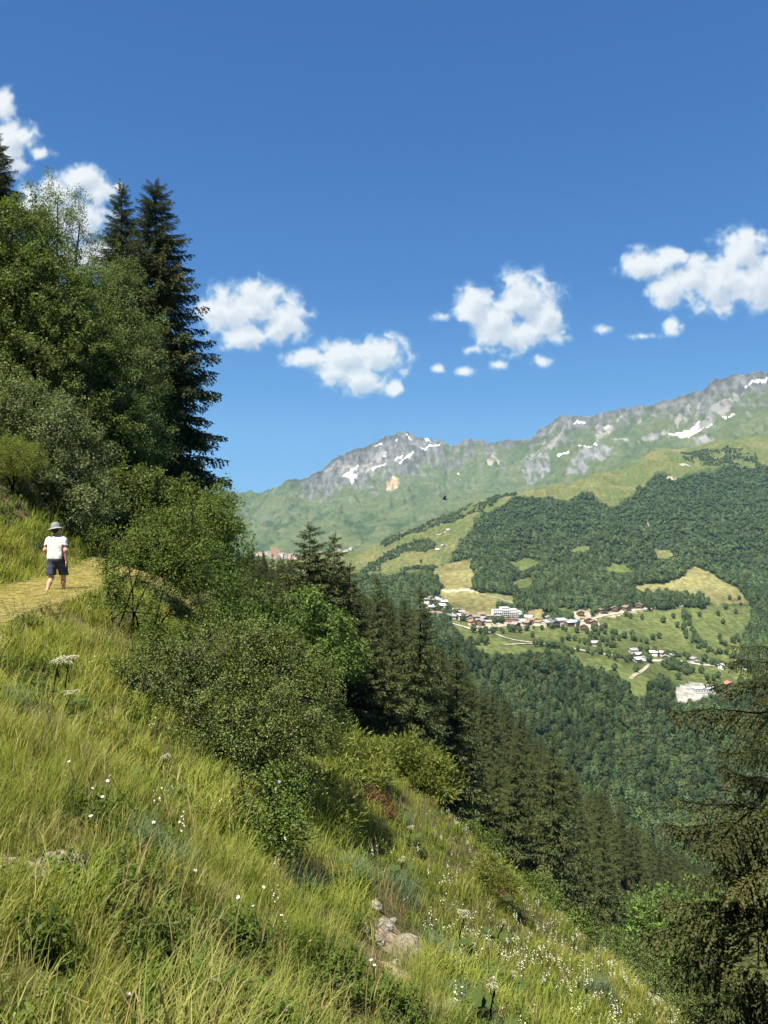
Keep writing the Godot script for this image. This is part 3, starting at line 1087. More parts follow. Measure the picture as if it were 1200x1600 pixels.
# ---------------------------------------------------------------- conifers
func branch_mesh(seed_value: int, sides: int, ll: float, lw: float, droop: float, needle: Color, hang := 0.3) -> ArrayMesh:
	# one spruce bough of length 1 along +x: an axis, side twigs and hanging twigs, all set with needle shoots
	var r := rnd(seed_value)
	var s := Soup.new()
	var axis := func(t): return Vector3(t, -droop * t * t + droop * 0.75 * t * t * t + 0.02 * sin(t * 9.0 + seed_value), 0.03 * sin(t * 7.0 + seed_value))
	var pts := []
	var rad := []
	for i in 6:
		pts.append(axis.call(i / 5.0))
		rad.append(0.009 * (1.0 - i / 5.5) + 0.0012)
	s.tube(pts, rad, 4, Color(0.09, 0.07, 0.05))
	for k in sides:
		var t := pow((k + r.randf_range(0.1, 0.9)) / sides, 0.9) * 0.97 + 0.03
		var p: Vector3 = axis.call(t)
		for side in [-1.0, 1.0]:
			var len := (0.40 * pow(1.0 - t, 0.75) + 0.05) * r.randf_range(0.6, 1.15)
			if t < 0.15: len *= t / 0.15 + 0.2
			var down := hang * r.randf_range(0.2, 1.6) if r.randf() < 0.5 else r.randf_range(0.9, 2.6)
			var dir := Vector3(r.randf_range(0.5, 1.0), -down, side * r.randf_range(0.7, 1.0)).normalized()
			var m := maxi(2, int(len / ll * 2.7))
			for q in m:
				var f := (q + r.randf()) / m
				var at_ := p + dir * (len * f) + Vector3(0, -0.25 * len * f * f, 0)
				var d2 := (dir + on_sphere(r) * 0.65 + Vector3(0, -0.25 * f, 0)).normalized()
				var b := d2.cross(on_sphere(r)).normalized()
				var c := needle * r.randf_range(0.75, 1.25)
				s.leaf(at_, d2, b, ll * r.randf_range(0.7, 1.4), lw * r.randf_range(0.7, 1.3), c)
	# the leading shoot
	for q in int(0.5 / ll):
		var t2 := 0.55 + 0.45 * r.randf()
		var d3 := (Vector3(1, 0.1, 0) + on_sphere(r) * 0.8).normalized()
		s.leaf(axis.call(t2), d3, d3.cross(on_sphere(r)).normalized(), ll * r.randf_range(0.8, 1.4), lw, needle * r.randf_range(0.75, 1.25))
	return s.mesh()


func spruce_crown(seed_value: int, H: float, R: float, start: float, per: int, gap: float, boughs: Array, lean_out := 0.0, power := 0.8, apart := false, ragged := false) -> Variant:
	var r := rnd(seed_value)
	var xf := []
	var which := PackedInt32Array()
	var h := start
	while h < H - 0.02 * H:
		var q := (h - start) / (H - start)
		var n := maxi(4, int(per * (1.0 - 0.3 * q) + r.randf()))
		var open := ragged and q > 0.5
		if open: n = 4
		for k in n:
			var a := TAU * (k + r.randf_range(-0.35, 0.35)) / n + h * 1.7
			var l := (R * pow(1.0 - q, power) + 0.07 * R) * (r.randf_range(0.4, 1.25) if ragged else r.randf_range(0.62, 1.18))
			if q < 0.12: l *= 0.75 + q * 2.0
			var tilt := lerpf(-0.32, 0.5, pow(q, 1.3)) + r.randf_range(-0.16, 0.16) + lean_out
			if open: tilt = r.randf_range(-0.3, 0.12)
			var b := Basis(Vector3.UP, a) * Basis(Vector3.BACK, tilt) * Basis(Vector3.RIGHT, r.randf_range(-0.3, 0.3))
			xf.append(Transform3D(b.scaled_local(Vector3(l, l, l * r.randf_range(0.8, 1.15))), Vector3(0, h + r.randf_range(-0.5, 0.5) * gap, 0)))
			which.append(r.randi() % boughs.size())
		h += gap * (1.15 if open else 1.0 - 0.45 * q) * r.randf_range(0.8, 1.2)
	# the leader
	for k in 4:
		xf.append(Transform3D((Basis(Vector3.UP, k * 1.6) * Basis(Vector3.BACK, 1.5)).scaled_local(Vector3(0.045, 0.02, 0.02) * H), Vector3(0, H * (0.935 + 0.01 * k), 0)))
		which.append(k % boughs.size())
	if apart:
		return [xf, which]
	return joined(boughs, which, xf)


func trunk_mesh(H: float, rad: float, sides: int, c: Color, bend := 0.0) -> ArrayMesh:
	var s := Soup.new()
	var pts := []
	var rr := []
	for i in 9:
		var t := i / 8.0
		pts.append(Vector3(bend * sin(t * 2.2), -0.6 + (H + 0.6) * t, bend * 0.6 * sin(t * 3.1)))
		rr.append(rad * (1.0 - 0.93 * t) * (1.35 if i == 0 else 1.0))
	s.tube(pts, rr, sides, c)
	return s.mesh()


func build_forest_slope() -> void:
	var r := rnd(77)
	var boughs := [branch_mesh(21, 14, 0.105, 0.055, 0.3, Color(0.061, 0.077, 0.026), 0.5), branch_mesh(22, 14, 0.105, 0.055, 0.4, Color(0.052, 0.071, 0.026), 0.6), branch_mesh(23, 14, 0.105, 0.055, 0.25, Color(0.073, 0.082, 0.030), 0.5)]
	var crowns := []
	for k in 4:
		crowns.append(spruce_crown(300 + k, 20.0, [3.0, 3.4, 2.8, 3.2, 3.7][k], 1.6, 8, 0.85, boughs, 0.0, [0.72, 0.8, 0.68, 0.85, 0.78][k]))
	var stem := trunk_mesh(19.0, 0.24, 6, Color(0.10, 0.08, 0.06))
	var leafy := [slope_crown(41), slope_crown(42), slope_crown(43)]
	var list := []
	var d := 48.0
	while d < 345.0:
		var step := 4.9 + d * 0.007
		var px := 330.0
		while px < 1150.0:
			px += step / d * F
			var qx := px + r.randf_range(-0.4, 0.4) * step / d * F
			var qd := d + r.randf_range(-0.5, 0.5) * step
			var edge := smooth_at([330, 450, 560, 650, 750, 850, 950, 1000, 1060, 1150], [52, 60, 66, 70, 78, 82, 88, 95, 100, 110], qx)
			if qd < edge:
				continue
			var x := (qx - 600.0) / F * qd
			var g := broad.get_noise_2d(x * 0.4 + 9.0, qd * 0.4)
			var py := seen_at(T_slope, qx, qd)
			var open_py := clearing_py(qx)
			var beside := qx > 905.0 and qx < 1005.0
			if beside and absf(py - open_py) < 13.0:
				continue
			var leaf := g > 0.24 or (qx > 900.0 and g > 0.08) or r.randf() < 0.05
			if qd > 200.0 and r.randf() < 0.85: leaf = false
			var h := r.randf_range(16.0, 30.0) * (0.8 if qx > 900.0 else 0.95)
			if leaf: h = r.randf_range(5.0, 10.0)
			var sky_py := smooth_at([330, 380, 450, 560, 640, 720, 800, 900, 1000, 1060, 1150], [870, 850, 870, 882, 902, 972, 1055, 1140, 1230, 1280, 1335], qx)
			h = minf(h, height_of(sky_py + pow(r.randf(), 1.5) * 60.0, qd) - ground(x, -qd))
			if beside and py > open_py and py < open_py + 70.0:
				h = minf(h, (py - open_py + 4.0) / F * qd)
			if h < 3.0 or (h < 6.0 and not leaf):
				continue
			list.append({"x": x, "d": qd, "h": h, "leaf": leaf, "px": qx, "size": h / qd})
		d += step
	list.sort_custom(func(a, b): return a.size > b.size)
	var proto: Node3D
	var lproto: Node3D
	var rest := []
	var rest_tint := PackedColorArray()
	var lrest := []
	var lrest_tint := PackedColorArray()
	var n := 0
	var nl := 0
	for q in list:
		var w := Vector3(q.x, ground(q.x, -q.d) - 0.2, -q.d)
		var turn := r.randf() * TAU
		var s: Vector3 = Vector3.ONE * (q.h / 20.0)
		s.x *= r.randf_range(0.9, 1.2)
		s.z = s.x
		if q.leaf:
			var ls: Vector3 = Vector3(q.h * r.randf_range(0.8, 1.2), q.h, q.h * r.randf_range(0.8, 1.2))
			if nl < 110:
				if lproto == null:
					lproto = thing("broadleaf_tree", "light green broadleaf tree between the dark spruces on the near ridge", "tree", w, "broadleaf trees among the spruces")
					part("crown", leafy[0], M.leaf, lproto)
					part("trunk", trunk_mesh(0.7, 0.02, 5, Color(0.14, 0.12, 0.1)), M.bark, lproto)
				var o := lproto if nl == 0 else copy(lproto, w, turn, ls)
				place(o, w, turn, ls)
				(o.get_child(0) as MeshInstance3D).mesh = leafy[nl % 3]
				o.set_meta("label", "green broadleaf tree %s, %s" % [["at the upper left of the spruce forest", "between the spruces left of the village", "between the spruces below the village", "in the gully below the spruce ridge", "in the gully by the drooping spruce"][int(clampf((q.px - 380.0) / 150.0, 0, 4))], "far up" if q.d > 150.0 else "nearest the meadow"])
				nl += 1
			else:
				lrest.append(Transform3D(Basis(Vector3.UP, turn).scaled_local(ls), w))
				lrest_tint.append(Color.WHITE * r.randf_range(0.8, 1.2))
		elif n < 290:
			if proto == null:
				proto = thing("spruce_tree", "dark spruce in the dense forest on the near ridge", "tree", w, "spruces of the forest on the near ridge")
				part("crown", crowns[0], M.needle, proto)
				part("trunk", stem, M.bark, proto)
			var o := proto if n == 0 else copy(proto, w, turn, s)
			place(o, w, turn, s)
			(o.get_child(0) as MeshInstance3D).mesh = crowns[r.randi() % 4]
			var top_line: bool = q.d > 235.0
			var zone := int(clampf((q.px - 380.0) / 100.0, 0, 6))
			o.set_meta("label", "spruce %s, %s" % [["at the forest's upper left end", "behind the two pointed spruces", "just right of the pointed spruces", "in the forest left of the village", "in the forest below the village", "on the ridge toward the gully", "at the forest's lowest right end"][zone], "on the skyline row" if top_line else "in the middle of the slope" if q.d > 130.0 else "at the near edge"])
			n += 1
		else:
			rest.append(Transform3D(Basis(Vector3.UP, turn).scaled_local(s), w))
			var v := r.randf_range(0.75, 1.25)
			rest_tint.append(Color(v, v, v * 0.95))
	scatter("spruce_forest", crowns[1], M.needle, rest, rest_tint, "dense spruce forest further along the near ridge", "forest")
	if lrest:
		scatter("broadleaf_wood", leafy[0], M.leaf, lrest, lrest_tint, "light green broadleaf wood in the far gullies", "wood")


# ---------------------------------------------------------------- broadleaf crowns
func leaf_clump(seed_value: int, count: int, radius: float, ll: float, lw: float, cols: Array, twigs := 4) -> ArrayMesh:
	# a spray of leaves on a few twigs, of real size, growing along +y
	var r := rnd(seed_value)
	var s := Soup.new()
	for k in twigs:
		var dir := (Vector3(0, 0.8, 0) + on_sphere(r)).normalized()
		var e := dir * radius * r.randf_range(0.8, 1.2)
		s.tube([Vector3.ZERO, e * 0.5 + on_sphere(r) * radius * 0.1, e], [0.006, 0.004, 0.0015], 3, Color(0.11, 0.09, 0.065))
		for q in count / twigs:
			var t := sqrt(r.randf())
			var p := e * t + on_sphere(r) * radius * 0.35
			var ld := (dir * 0.4 + on_sphere(r) + Vector3(0, -0.15, 0)).normalized()
			var sd := ld.cross(Vector3.UP * 1.1 + on_sphere(r)).normalized()
			var c: Color = cols[r.randi() % cols.size()] * r.randf_range(0.8, 1.2)
			c.a = 1.0
			s.leaf(p, ld, sd, ll * r.randf_range(0.65, 1.25), lw * r.randf_range(0.7, 1.2), c)
	return s.mesh()


func lobed_crown(seed_value: int, lobes: Array, clumps: Array, per_area: float, size := 1.0, hollow := 0.5, droop := 0.0) -> Array:
	var r := rnd(seed_value)
	var xf := []
	var which := PackedInt32Array()
	var n := noise(seed_value, 0.9, 3)
	for L in lobes:
		var c: Vector3 = L[0]
		var q: Vector3 = L[1]
		var area := 4.2 * pow((pow(q.x * q.y, 1.6) + pow(q.x * q.z, 1.6) + pow(q.y * q.z, 1.6)) / 3.0, 1.0 / 1.6) * 3.0
		for k in int(area * per_area):
			var v := on_sphere(r)
			var rr := lerpf(hollow, 1.0, sqrt(r.randf()))
			var p := c + v * q * rr * (1.0 + 0.75 * n.get_noise_3dv(c * 0.7 + v * 1.6))
			if r.randf() < 0.06:
				p = c + v * q * r.randf_range(1.0, 1.35)
			if n.get_noise_3dv(p) < -0.22 - 0.2 * rr + 0.22 * rr * rr: # gaps
				continue
			var up := v * 0.8 + Vector3(0, 0.55 - droop, 0) + on_sphere(r) * 0.4
			xf.append(Transform3D(aligned(up, r).scaled(Vector3.ONE * size * r.randf_range(0.75, 1.25)), p))
			which.append(r.randi() % clumps.size())
	return [xf, which]


func limbs_mesh(seed_value: int, base: Array, lobes: Array, rad: float, c: Color, twigs := 7) -> ArrayMesh:
	# stems from each base point to the lobes, and lighter limbs inside every lobe
	var r := rnd(seed_value)
	var s := Soup.new()
	for i in lobes.size():
		var b: Vector3 = base[i % base.size()]
		var e: Vector3 = lobes[i][0]
		var q: Vector3 = lobes[i][1]
		var mid := b.lerp(e, 0.45) + Vector3(r.randf_range(-0.2, 0.2), 0.12 * (e - b).length(), r.randf_range(-0.2, 0.2))
		mid.x = lerpf(mid.x, b.x, 0.35)
		mid.z = lerpf(mid.z, b.z, 0.35)
		s.tube([b - Vector3(0, 0.3, 0), b.lerp(mid, 0.5) + on_sphere(r) * 0.04, mid, e], [rad, rad * 0.85, rad * 0.6, rad * 0.28], 6, c)
		for k in twigs:
			var t := e + on_sphere(r) * q * r.randf_range(0.5, 0.95)
			var from := mid.lerp(e, r.randf_range(0.3, 1.0))
			s.tube([from, from.lerp(t, 0.5) + on_sphere(r) * 0.1, t], [rad * 0.25, rad * 0.16, rad * 0.05], 4, c)
	return s.mesh()


func leafy_plant(called: String, label: String, category: String, where: Vector3, seed_value: int, bases: Array, lobes: Array, clumps: Array, per_area: float, rad: float, bark: Color, opt := {}) -> Node3D:
	var o := thing(called, label, category, where)
	var laid := lobed_crown(seed_value, lobes, clumps, per_area, opt.get("size", 1.0), opt.get("hollow", 0.5), opt.get("droop", 0.0))
	var r := rnd(seed_value + 7)
	for k in clumps.size():
		var places := []
		var tints := PackedColorArray()
		for i in laid[0].size():
			if laid[1][i] == k:
				places.append(laid[0][i])
				var v := r.randf_range(1.1, 1.65)
				tints.append(Color(v * r.randf_range(0.92, 1.1), v, v))
		if places:
			scatter("crown" if category == "tree" else "foliage", clumps[k], opt.get("mat", M.leaf), places, tints, "", "", o)
	part("trunk" if category == "tree" else "stem", limbs_mesh(seed_value + 1, bases, lobes, rad, bark, opt.get("twigs", 7)), M.bark, o)
	return o


func spot(px: float, py: float, d: float, base: Vector3) -> Vector3:
	# where something seen at that place and distance stands, counted from the foot of its plant
	return Vector3((px - 600.0) / F * d, height_of(py, d), -d) - base


func lobes_at(base: Vector3, list: Array, k := 1.0) -> Array:
	# each [px, py, distance, half width, half height, half depth] -> [centre, radii]
	var out := []
	for q in list:
		out.append([spot(q[0], q[1], q[2] * k, base), Vector3(q[3], q[4], q[5]) * k])
	return out


func lay_boughs(o: Node3D, laid: Array, boughs: Array, seed_value: int) -> void:
	var r := rnd(seed_value)
	for k in boughs.size():
		var places := []
		var tints := PackedColorArray()
		for i in laid[0].size():
			if laid[1][i] == k:
				places.append(laid[0][i])
				var v := r.randf_range(0.8, 1.25)
				tints.append(Color(v * r.randf_range(0.92, 1.08), v, v))
		scatter("crown", boughs[k], M.needle, places, tints, "", "", o)


func build_near_trees() -> void:
	var r := rnd(500)
	# ---- tall spruces at the left
	var boughs := [branch_mesh(51, 28, 0.045, 0.03, 0.35, Color(0.056, 0.066, 0.022), 0.45), branch_mesh(52, 28, 0.045, 0.03, 0.5, Color(0.047, 0.060, 0.021), 0.6), branch_mesh(53, 26, 0.047, 0.03, 0.4, Color(0.064, 0.068, 0.023), 0.4)]
	var crown_a := spruce_crown(61, 19.0, 3.1, 1.4, 11, 0.42, boughs, 0.0, 0.72, true)
	var crown_b := spruce_crown(62, 19.0, 2.6, 1.4, 11, 0.42, boughs, 0.05, 0.75, true)
	var stem := trunk_mesh(18.6, 0.26, 10, Color(0.12, 0.095, 0.075))
	for q in [[243, 282, 39.0, crown_a, "tall spruce with bare blue sky on its right side", 1.5], [190, 283, 43.0, crown_b, "slightly thinner tall spruce just left of the tallest one", 1.35], [-8, 203, 41.0, crown_b, "tall dark spruce at the left edge of the picture", 1.45],
			[60, 330, 50.0, crown_b, "spruce standing behind the airy broadleaf tree", 1.2]]:
		var w := on_ground(q[0], q[2])
		var H := height_of(q[1], q[2]) - w.y
		var o := thing("tall_spruce", q[4], "tree", w, "tall spruces above the path")
		lay_boughs(o, q[3], boughs, int(q[0]) + 300)
		part("trunk", stem, M.bark, o)
		var k := H / 19.0
		place(o, w, r.randf() * TAU, Vector3(q[5], k, q[5]))
	# ---- spruces standing out over the bushes
	var mid := [branch_mesh(71, 12, 0.1, 0.065, 0.3, Color(0.069, 0.076, 0.026), 0.4), branch_mesh(72, 12, 0.1, 0.065, 0.45, Color(0.058, 0.072, 0.025), 0.5)]
	var crown_c := spruce_crown(81, 14.0, 2.7, 1.0, 8, 0.52, mid, 0.0, 0.66)
	var crown_d := spruce_crown(82, 14.0, 2.3, 1.0, 8, 0.5, mid, 0.05, 0.66)
	var stem2 := trunk_mesh(13.7, 0.17, 8, Color(0.11, 0.09, 0.07))
	for q in [[484, 818, 50.0, crown_c, "pointed olive spruce rising highest over the bushes, left of two"], [522, 832, 53.0, crown_d, "slender dark spruce, right of the two that rise over the bushes"], [546, 878, 56.0, crown_d, "smaller spruce right beside the two pointed ones"],
			[575, 985, 47.0, crown_c, "spruce with drooping boughs below the two pointed ones"], [455, 900, 58.0, crown_c, "spruce left of the two pointed ones, partly hidden by them"], [610, 1040, 50.0, crown_d, "low spruce at the edge of the bright meadow"], [545, 960, 46.0, crown_d, "dark spruce behind the bright ash tree"]]:
		var w := on_ground(q[0], q[2])
		var H := maxf(7.0, height_of(q[1], q[2]) - w.y)
		var o := thing("pointed_spruce", q[4], "tree", w, "spruces rising over the bushes")
		part("crown", q[3], M.needle, o)
		part("trunk", stem2, M.bark, o)
		place(o, w, r.randf() * TAU, Vector3(1.3, H / 14.0, 1.3))
	# ---- the spruce at the right edge, close by and rooted far down the slope
	var close := [branch_mesh(91, 36, 0.028, 0.019, 0.3, Color(0.056, 0.062, 0.022), 0.55), branch_mesh(92, 36, 0.028, 0.019, 0.42, Color(0.047, 0.056, 0.020), 0.7), branch_mesh(93, 34, 0.029, 0.019, 0.2, Color(0.062, 0.066, 0.023), 0.5)]
	var w2 := on_ground(1215, 13.0)
	var H2 := height_of(978, 13.0) - w2.y
	var o2 := thing("drooping_spruce", "spruce with long drooping boughs at the right edge", "tree", w2)
	lay_boughs(o2, spruce_crown(97, H2, 2.15, 0.8, 8, 0.33, close, 0.02, 0.3, true, true), close, 98)
	part("trunk", trunk_mesh(H2 * 0.98, 0.16, 10, Color(0.11, 0.085, 0.07)), M.bark, o2)
	# ---- broadleaf trees at the left
	var dark := [Color(0.064, 0.086, 0.022), Color(0.082, 0.105, 0.028), Color(0.05, 0.07, 0.02)]
	var fresh := [Color(0.085, 0.13, 0.03), Color(0.10, 0.15, 0.035), Color(0.065, 0.105, 0.026)]
	var silver := [Color(0.092, 0.115, 0.05), Color(0.072, 0.10, 0.036), Color(0.12, 0.14, 0.075)]
	var c_dark := [leaf_clump(101, 60, 0.42, 0.12, 0.085, dark), leaf_clump(102, 60, 0.45, 0.12, 0.085, dark)]
	var c_fresh := [leaf_clump(104, 60, 0.42, 0.11, 0.075, fresh), leaf_clump(105, 60, 0.4, 0.11, 0.075, fresh)]
	var c_silver := [leaf_clump(106, 60, 0.36, 0.10, 0.06, silver), leaf_clump(107, 60, 0.34, 0.10, 0.06, silver)]
	var c_birch := [leaf_clump(108, 60, 0.5, 0.085, 0.06, [Color(0.085, 0.12, 0.04), Color(0.11, 0.14, 0.055), Color(0.07, 0.10, 0.035)]), leaf_clump(109, 60, 0.46, 0.085, 0.06, [Color(0.085, 0.12, 0.04), Color(0.11, 0.14, 0.055)])]
	var grey := Color(0.16, 0.145, 0.125)
	var b := on_ground(40, 34.2)
	leafy_plant("maple_tree", "big dense dark green tree filling the left edge", "tree", b, 110, [Vector3.ZERO, Vector3(0.4, 0, 0.2)], lobes_at(b, [[20, 400, 28, 1.7, 1.9, 1.6], [70, 470, 27.5, 1.8, 1.8, 1.6], [-10, 520, 27, 1.8, 2.0, 1.6], [95, 570, 27, 1.6, 1.8, 1.5], [30, 600, 26.5, 1.9, 1.8, 1.6], [-60, 450, 28, 1.8, 2.2, 1.6], [120, 650, 27, 1.5, 1.6, 1.4], [-50, 620, 27, 2.0, 2.0, 1.6]], 1.22), c_dark, 7.0, 0.17, grey)
	b = on_ground(95, 40.3)
	leafy_plant("aspen_tree", "tall airy broadleaf tree with white cloud showing through its crown", "tree", b, 120, [Vector3.ZERO], lobes_at(b, [[90, 315, 33, 1.1, 1.0, 1.0], [55, 345, 33, 1.0, 1.0, 1.0], [125, 350, 33, 0.9, 0.9, 0.9], [85, 390, 33, 1.2, 1.1, 1.0], [140, 400, 33.5, 0.9, 0.9, 0.9], [60, 430, 33, 1.2, 1.2, 1.0], [110, 450, 33, 1.0, 1.1, 1.0]], 1.22), c_birch, 2.6, 0.10, grey, {"hollow": 0.2})
	b = on_ground(185, 36.6)
	leafy_plant("birch_tree", "grey green birch with hanging twigs in front of the tall spruces", "tree", b, 130, [Vector3.ZERO, Vector3(0.3, 0, 0)], lobes_at(b, [[185, 450, 30, 1.1, 1.2, 1.0], [205, 520, 29.5, 1.2, 1.3, 1.1], [165, 540, 29.5, 1.2, 1.3, 1.0], [220, 600, 29, 1.1, 1.4, 1.0], [180, 640, 29, 1.3, 1.5, 1.1], [235, 560, 30, 0.8, 1.2, 0.8], [225, 690, 29, 1.0, 1.2, 1.0], [150, 600, 29.5, 1.2, 1.2, 1.0]], 1.22), c_birch, 6.0, 0.10, Color(0.22, 0.2, 0.18), {"droop": 0.7, "hollow": 0.35})
	b = on_ground(150, 37.8)
	leafy_plant("maple_tree", "fresh green tree between the dark one and the birch", "tree", b, 140, [Vector3.ZERO], lobes_at(b, [[140, 470, 31, 1.3, 1.3, 1.1], [120, 530, 30.5, 1.3, 1.2, 1.1], [165, 560, 31, 1.2, 1.3, 1.1], [140, 640, 30.5, 1.4, 1.5, 1.2], [190, 720, 30, 1.5, 1.2, 1.2]], 1.22), c_fresh, 6.0, 0.10, grey, {"hollow": 0.4})
	b = on_ground(85, 29.3)
	leafy_plant("whitebeam_shrub", "silvery grey green shrub above the walker", "shrub", b, 150, [Vector3.ZERO, Vector3(-0.8, 0, 0), Vector3(0.7, 0, 0.1)], lobes_at(b, [[40, 640, 24, 1.1, 0.9, 0.9], [90, 680, 23.5, 1.1, 0.9, 0.9], [130, 720, 23.5, 0.8, 0.9, 0.8], [60, 720, 23.5, 1.0, 0.8, 0.9], [10, 670, 24, 0.9, 0.9, 0.9], [110, 760, 23, 0.9, 0.7, 0.8], [40, 765, 23, 1.0, 0.6, 0.8], [140, 790, 23, 0.8, 0.7, 0.8], [80, 790, 23.5, 0.9, 0.6, 0.8]], 1.22), c_silver, 8.0, 0.05, grey)
	b = on_ground(20, 26.8)
	leafy_plant("juniper_bush", "yellow green juniper at the left edge above the bank", "bush", b, 160, [Vector3.ZERO], lobes_at(b, [[15, 712, 22, 0.8, 0.5, 0.7], [45, 725, 22, 0.5, 0.4, 0.5], [-15, 730, 22, 0.8, 0.6, 0.7]], 1.22), juniper_clumps(), 16.0, 0.04, grey)
	b = on_ground(260, 32.9)
	leafy_plant("rowan_tree", "leafy green tree under the tall spruces behind the hazel", "tree", b, 170, [Vector3.ZERO, Vector3(0.5, 0, 0)], lobes_at(b, [[200, 770, 26, 1.1, 0.8, 1.0], [150, 800, 26, 0.9, 0.9, 0.9], [260, 790, 26.5, 1.1, 0.8, 1.0], [310, 810, 27, 0.9, 0.8, 0.9]], 1.22), c_dark, 7.0, 0.08, grey)
	# ---- ash trees in the middle and at the bottom right
	b = on_ground(480, 44.0)
	leafy_plant("ash_tree", "bright green ash tree in front of the pointed spruces", "tree", b, 180, [Vector3.ZERO], lobes_at(b, [[470, 950, 43, 1.3, 1.2, 1.2], [510, 985, 43, 1.4, 1.2, 1.2], [450, 1010, 43, 1.5, 1.3, 1.2], [500, 1040, 42, 1.6, 1.3, 1.3], [545, 1030, 43, 1.0, 1.0, 1.0], [425, 980, 43, 1.2, 1.0, 1.0]]), [leaf_clump(111, 50, 0.5, 0.16, 0.10, fresh), leaf_clump(112, 50, 0.5, 0.16, 0.10, fresh)], 4.0, 0.12, grey)
	b = on_ground(1035, 26.0)
	leafy_plant("ash_tree", "bright green tree beside the drooping spruce at the bottom right", "tree", b, 190, [Vector3.ZERO, Vector3(0.5, 0, 0)], lobes_at(b, [[1030, 1430, 25, 0.9, 0.8, 0.8], [1060, 1460, 24.5, 1.0, 0.9, 0.9], [1010, 1490, 24.5, 0.9, 0.9, 0.9], [1080, 1510, 24, 1.1, 1.0, 1.0], [1040, 1540, 24, 1.0, 0.9, 0.9], [1110, 1440, 25, 0.9, 0.9, 0.9], [1140, 1500, 24, 1.1, 1.1, 1.0]]), [leaf_clump(113, 50, 0.36, 0.11, 0.065, fresh), leaf_clump(114, 50, 0.36, 0.11, 0.065, [Color(0.075, 0.13, 0.03), Color(0.06, 0.10, 0.025)])], 7.0, 0.08, grey)


func juniper_clumps() -> Array:
	var cols := [Color(0.12, 0.14, 0.03), Color(0.085, 0.11, 0.024), Color(0.15, 0.16, 0.04)]
	var out := []
	for k in 3:
		var r := rnd(700 + k)
		var s := Soup.new()
		for q in 90:
			var dir := (Vector3(0, 1.1, 0) + on_sphere(r)).normalized()
			var p := dir * r.randf_range(0.02, 0.2) + on_sphere(r) * 0.07
			var ld := (dir + on_sphere(r) * 0.7).normalized()
			var c: Color = cols[r.randi() % 3] * r.randf_range(0.75, 1.2)
			c.a = 1.0
			s.leaf(p, ld, ld.cross(on_sphere(r)).normalized(), r.randf_range(0.05, 0.1), 0.016, c)
		out.append(s.mesh())
	return out


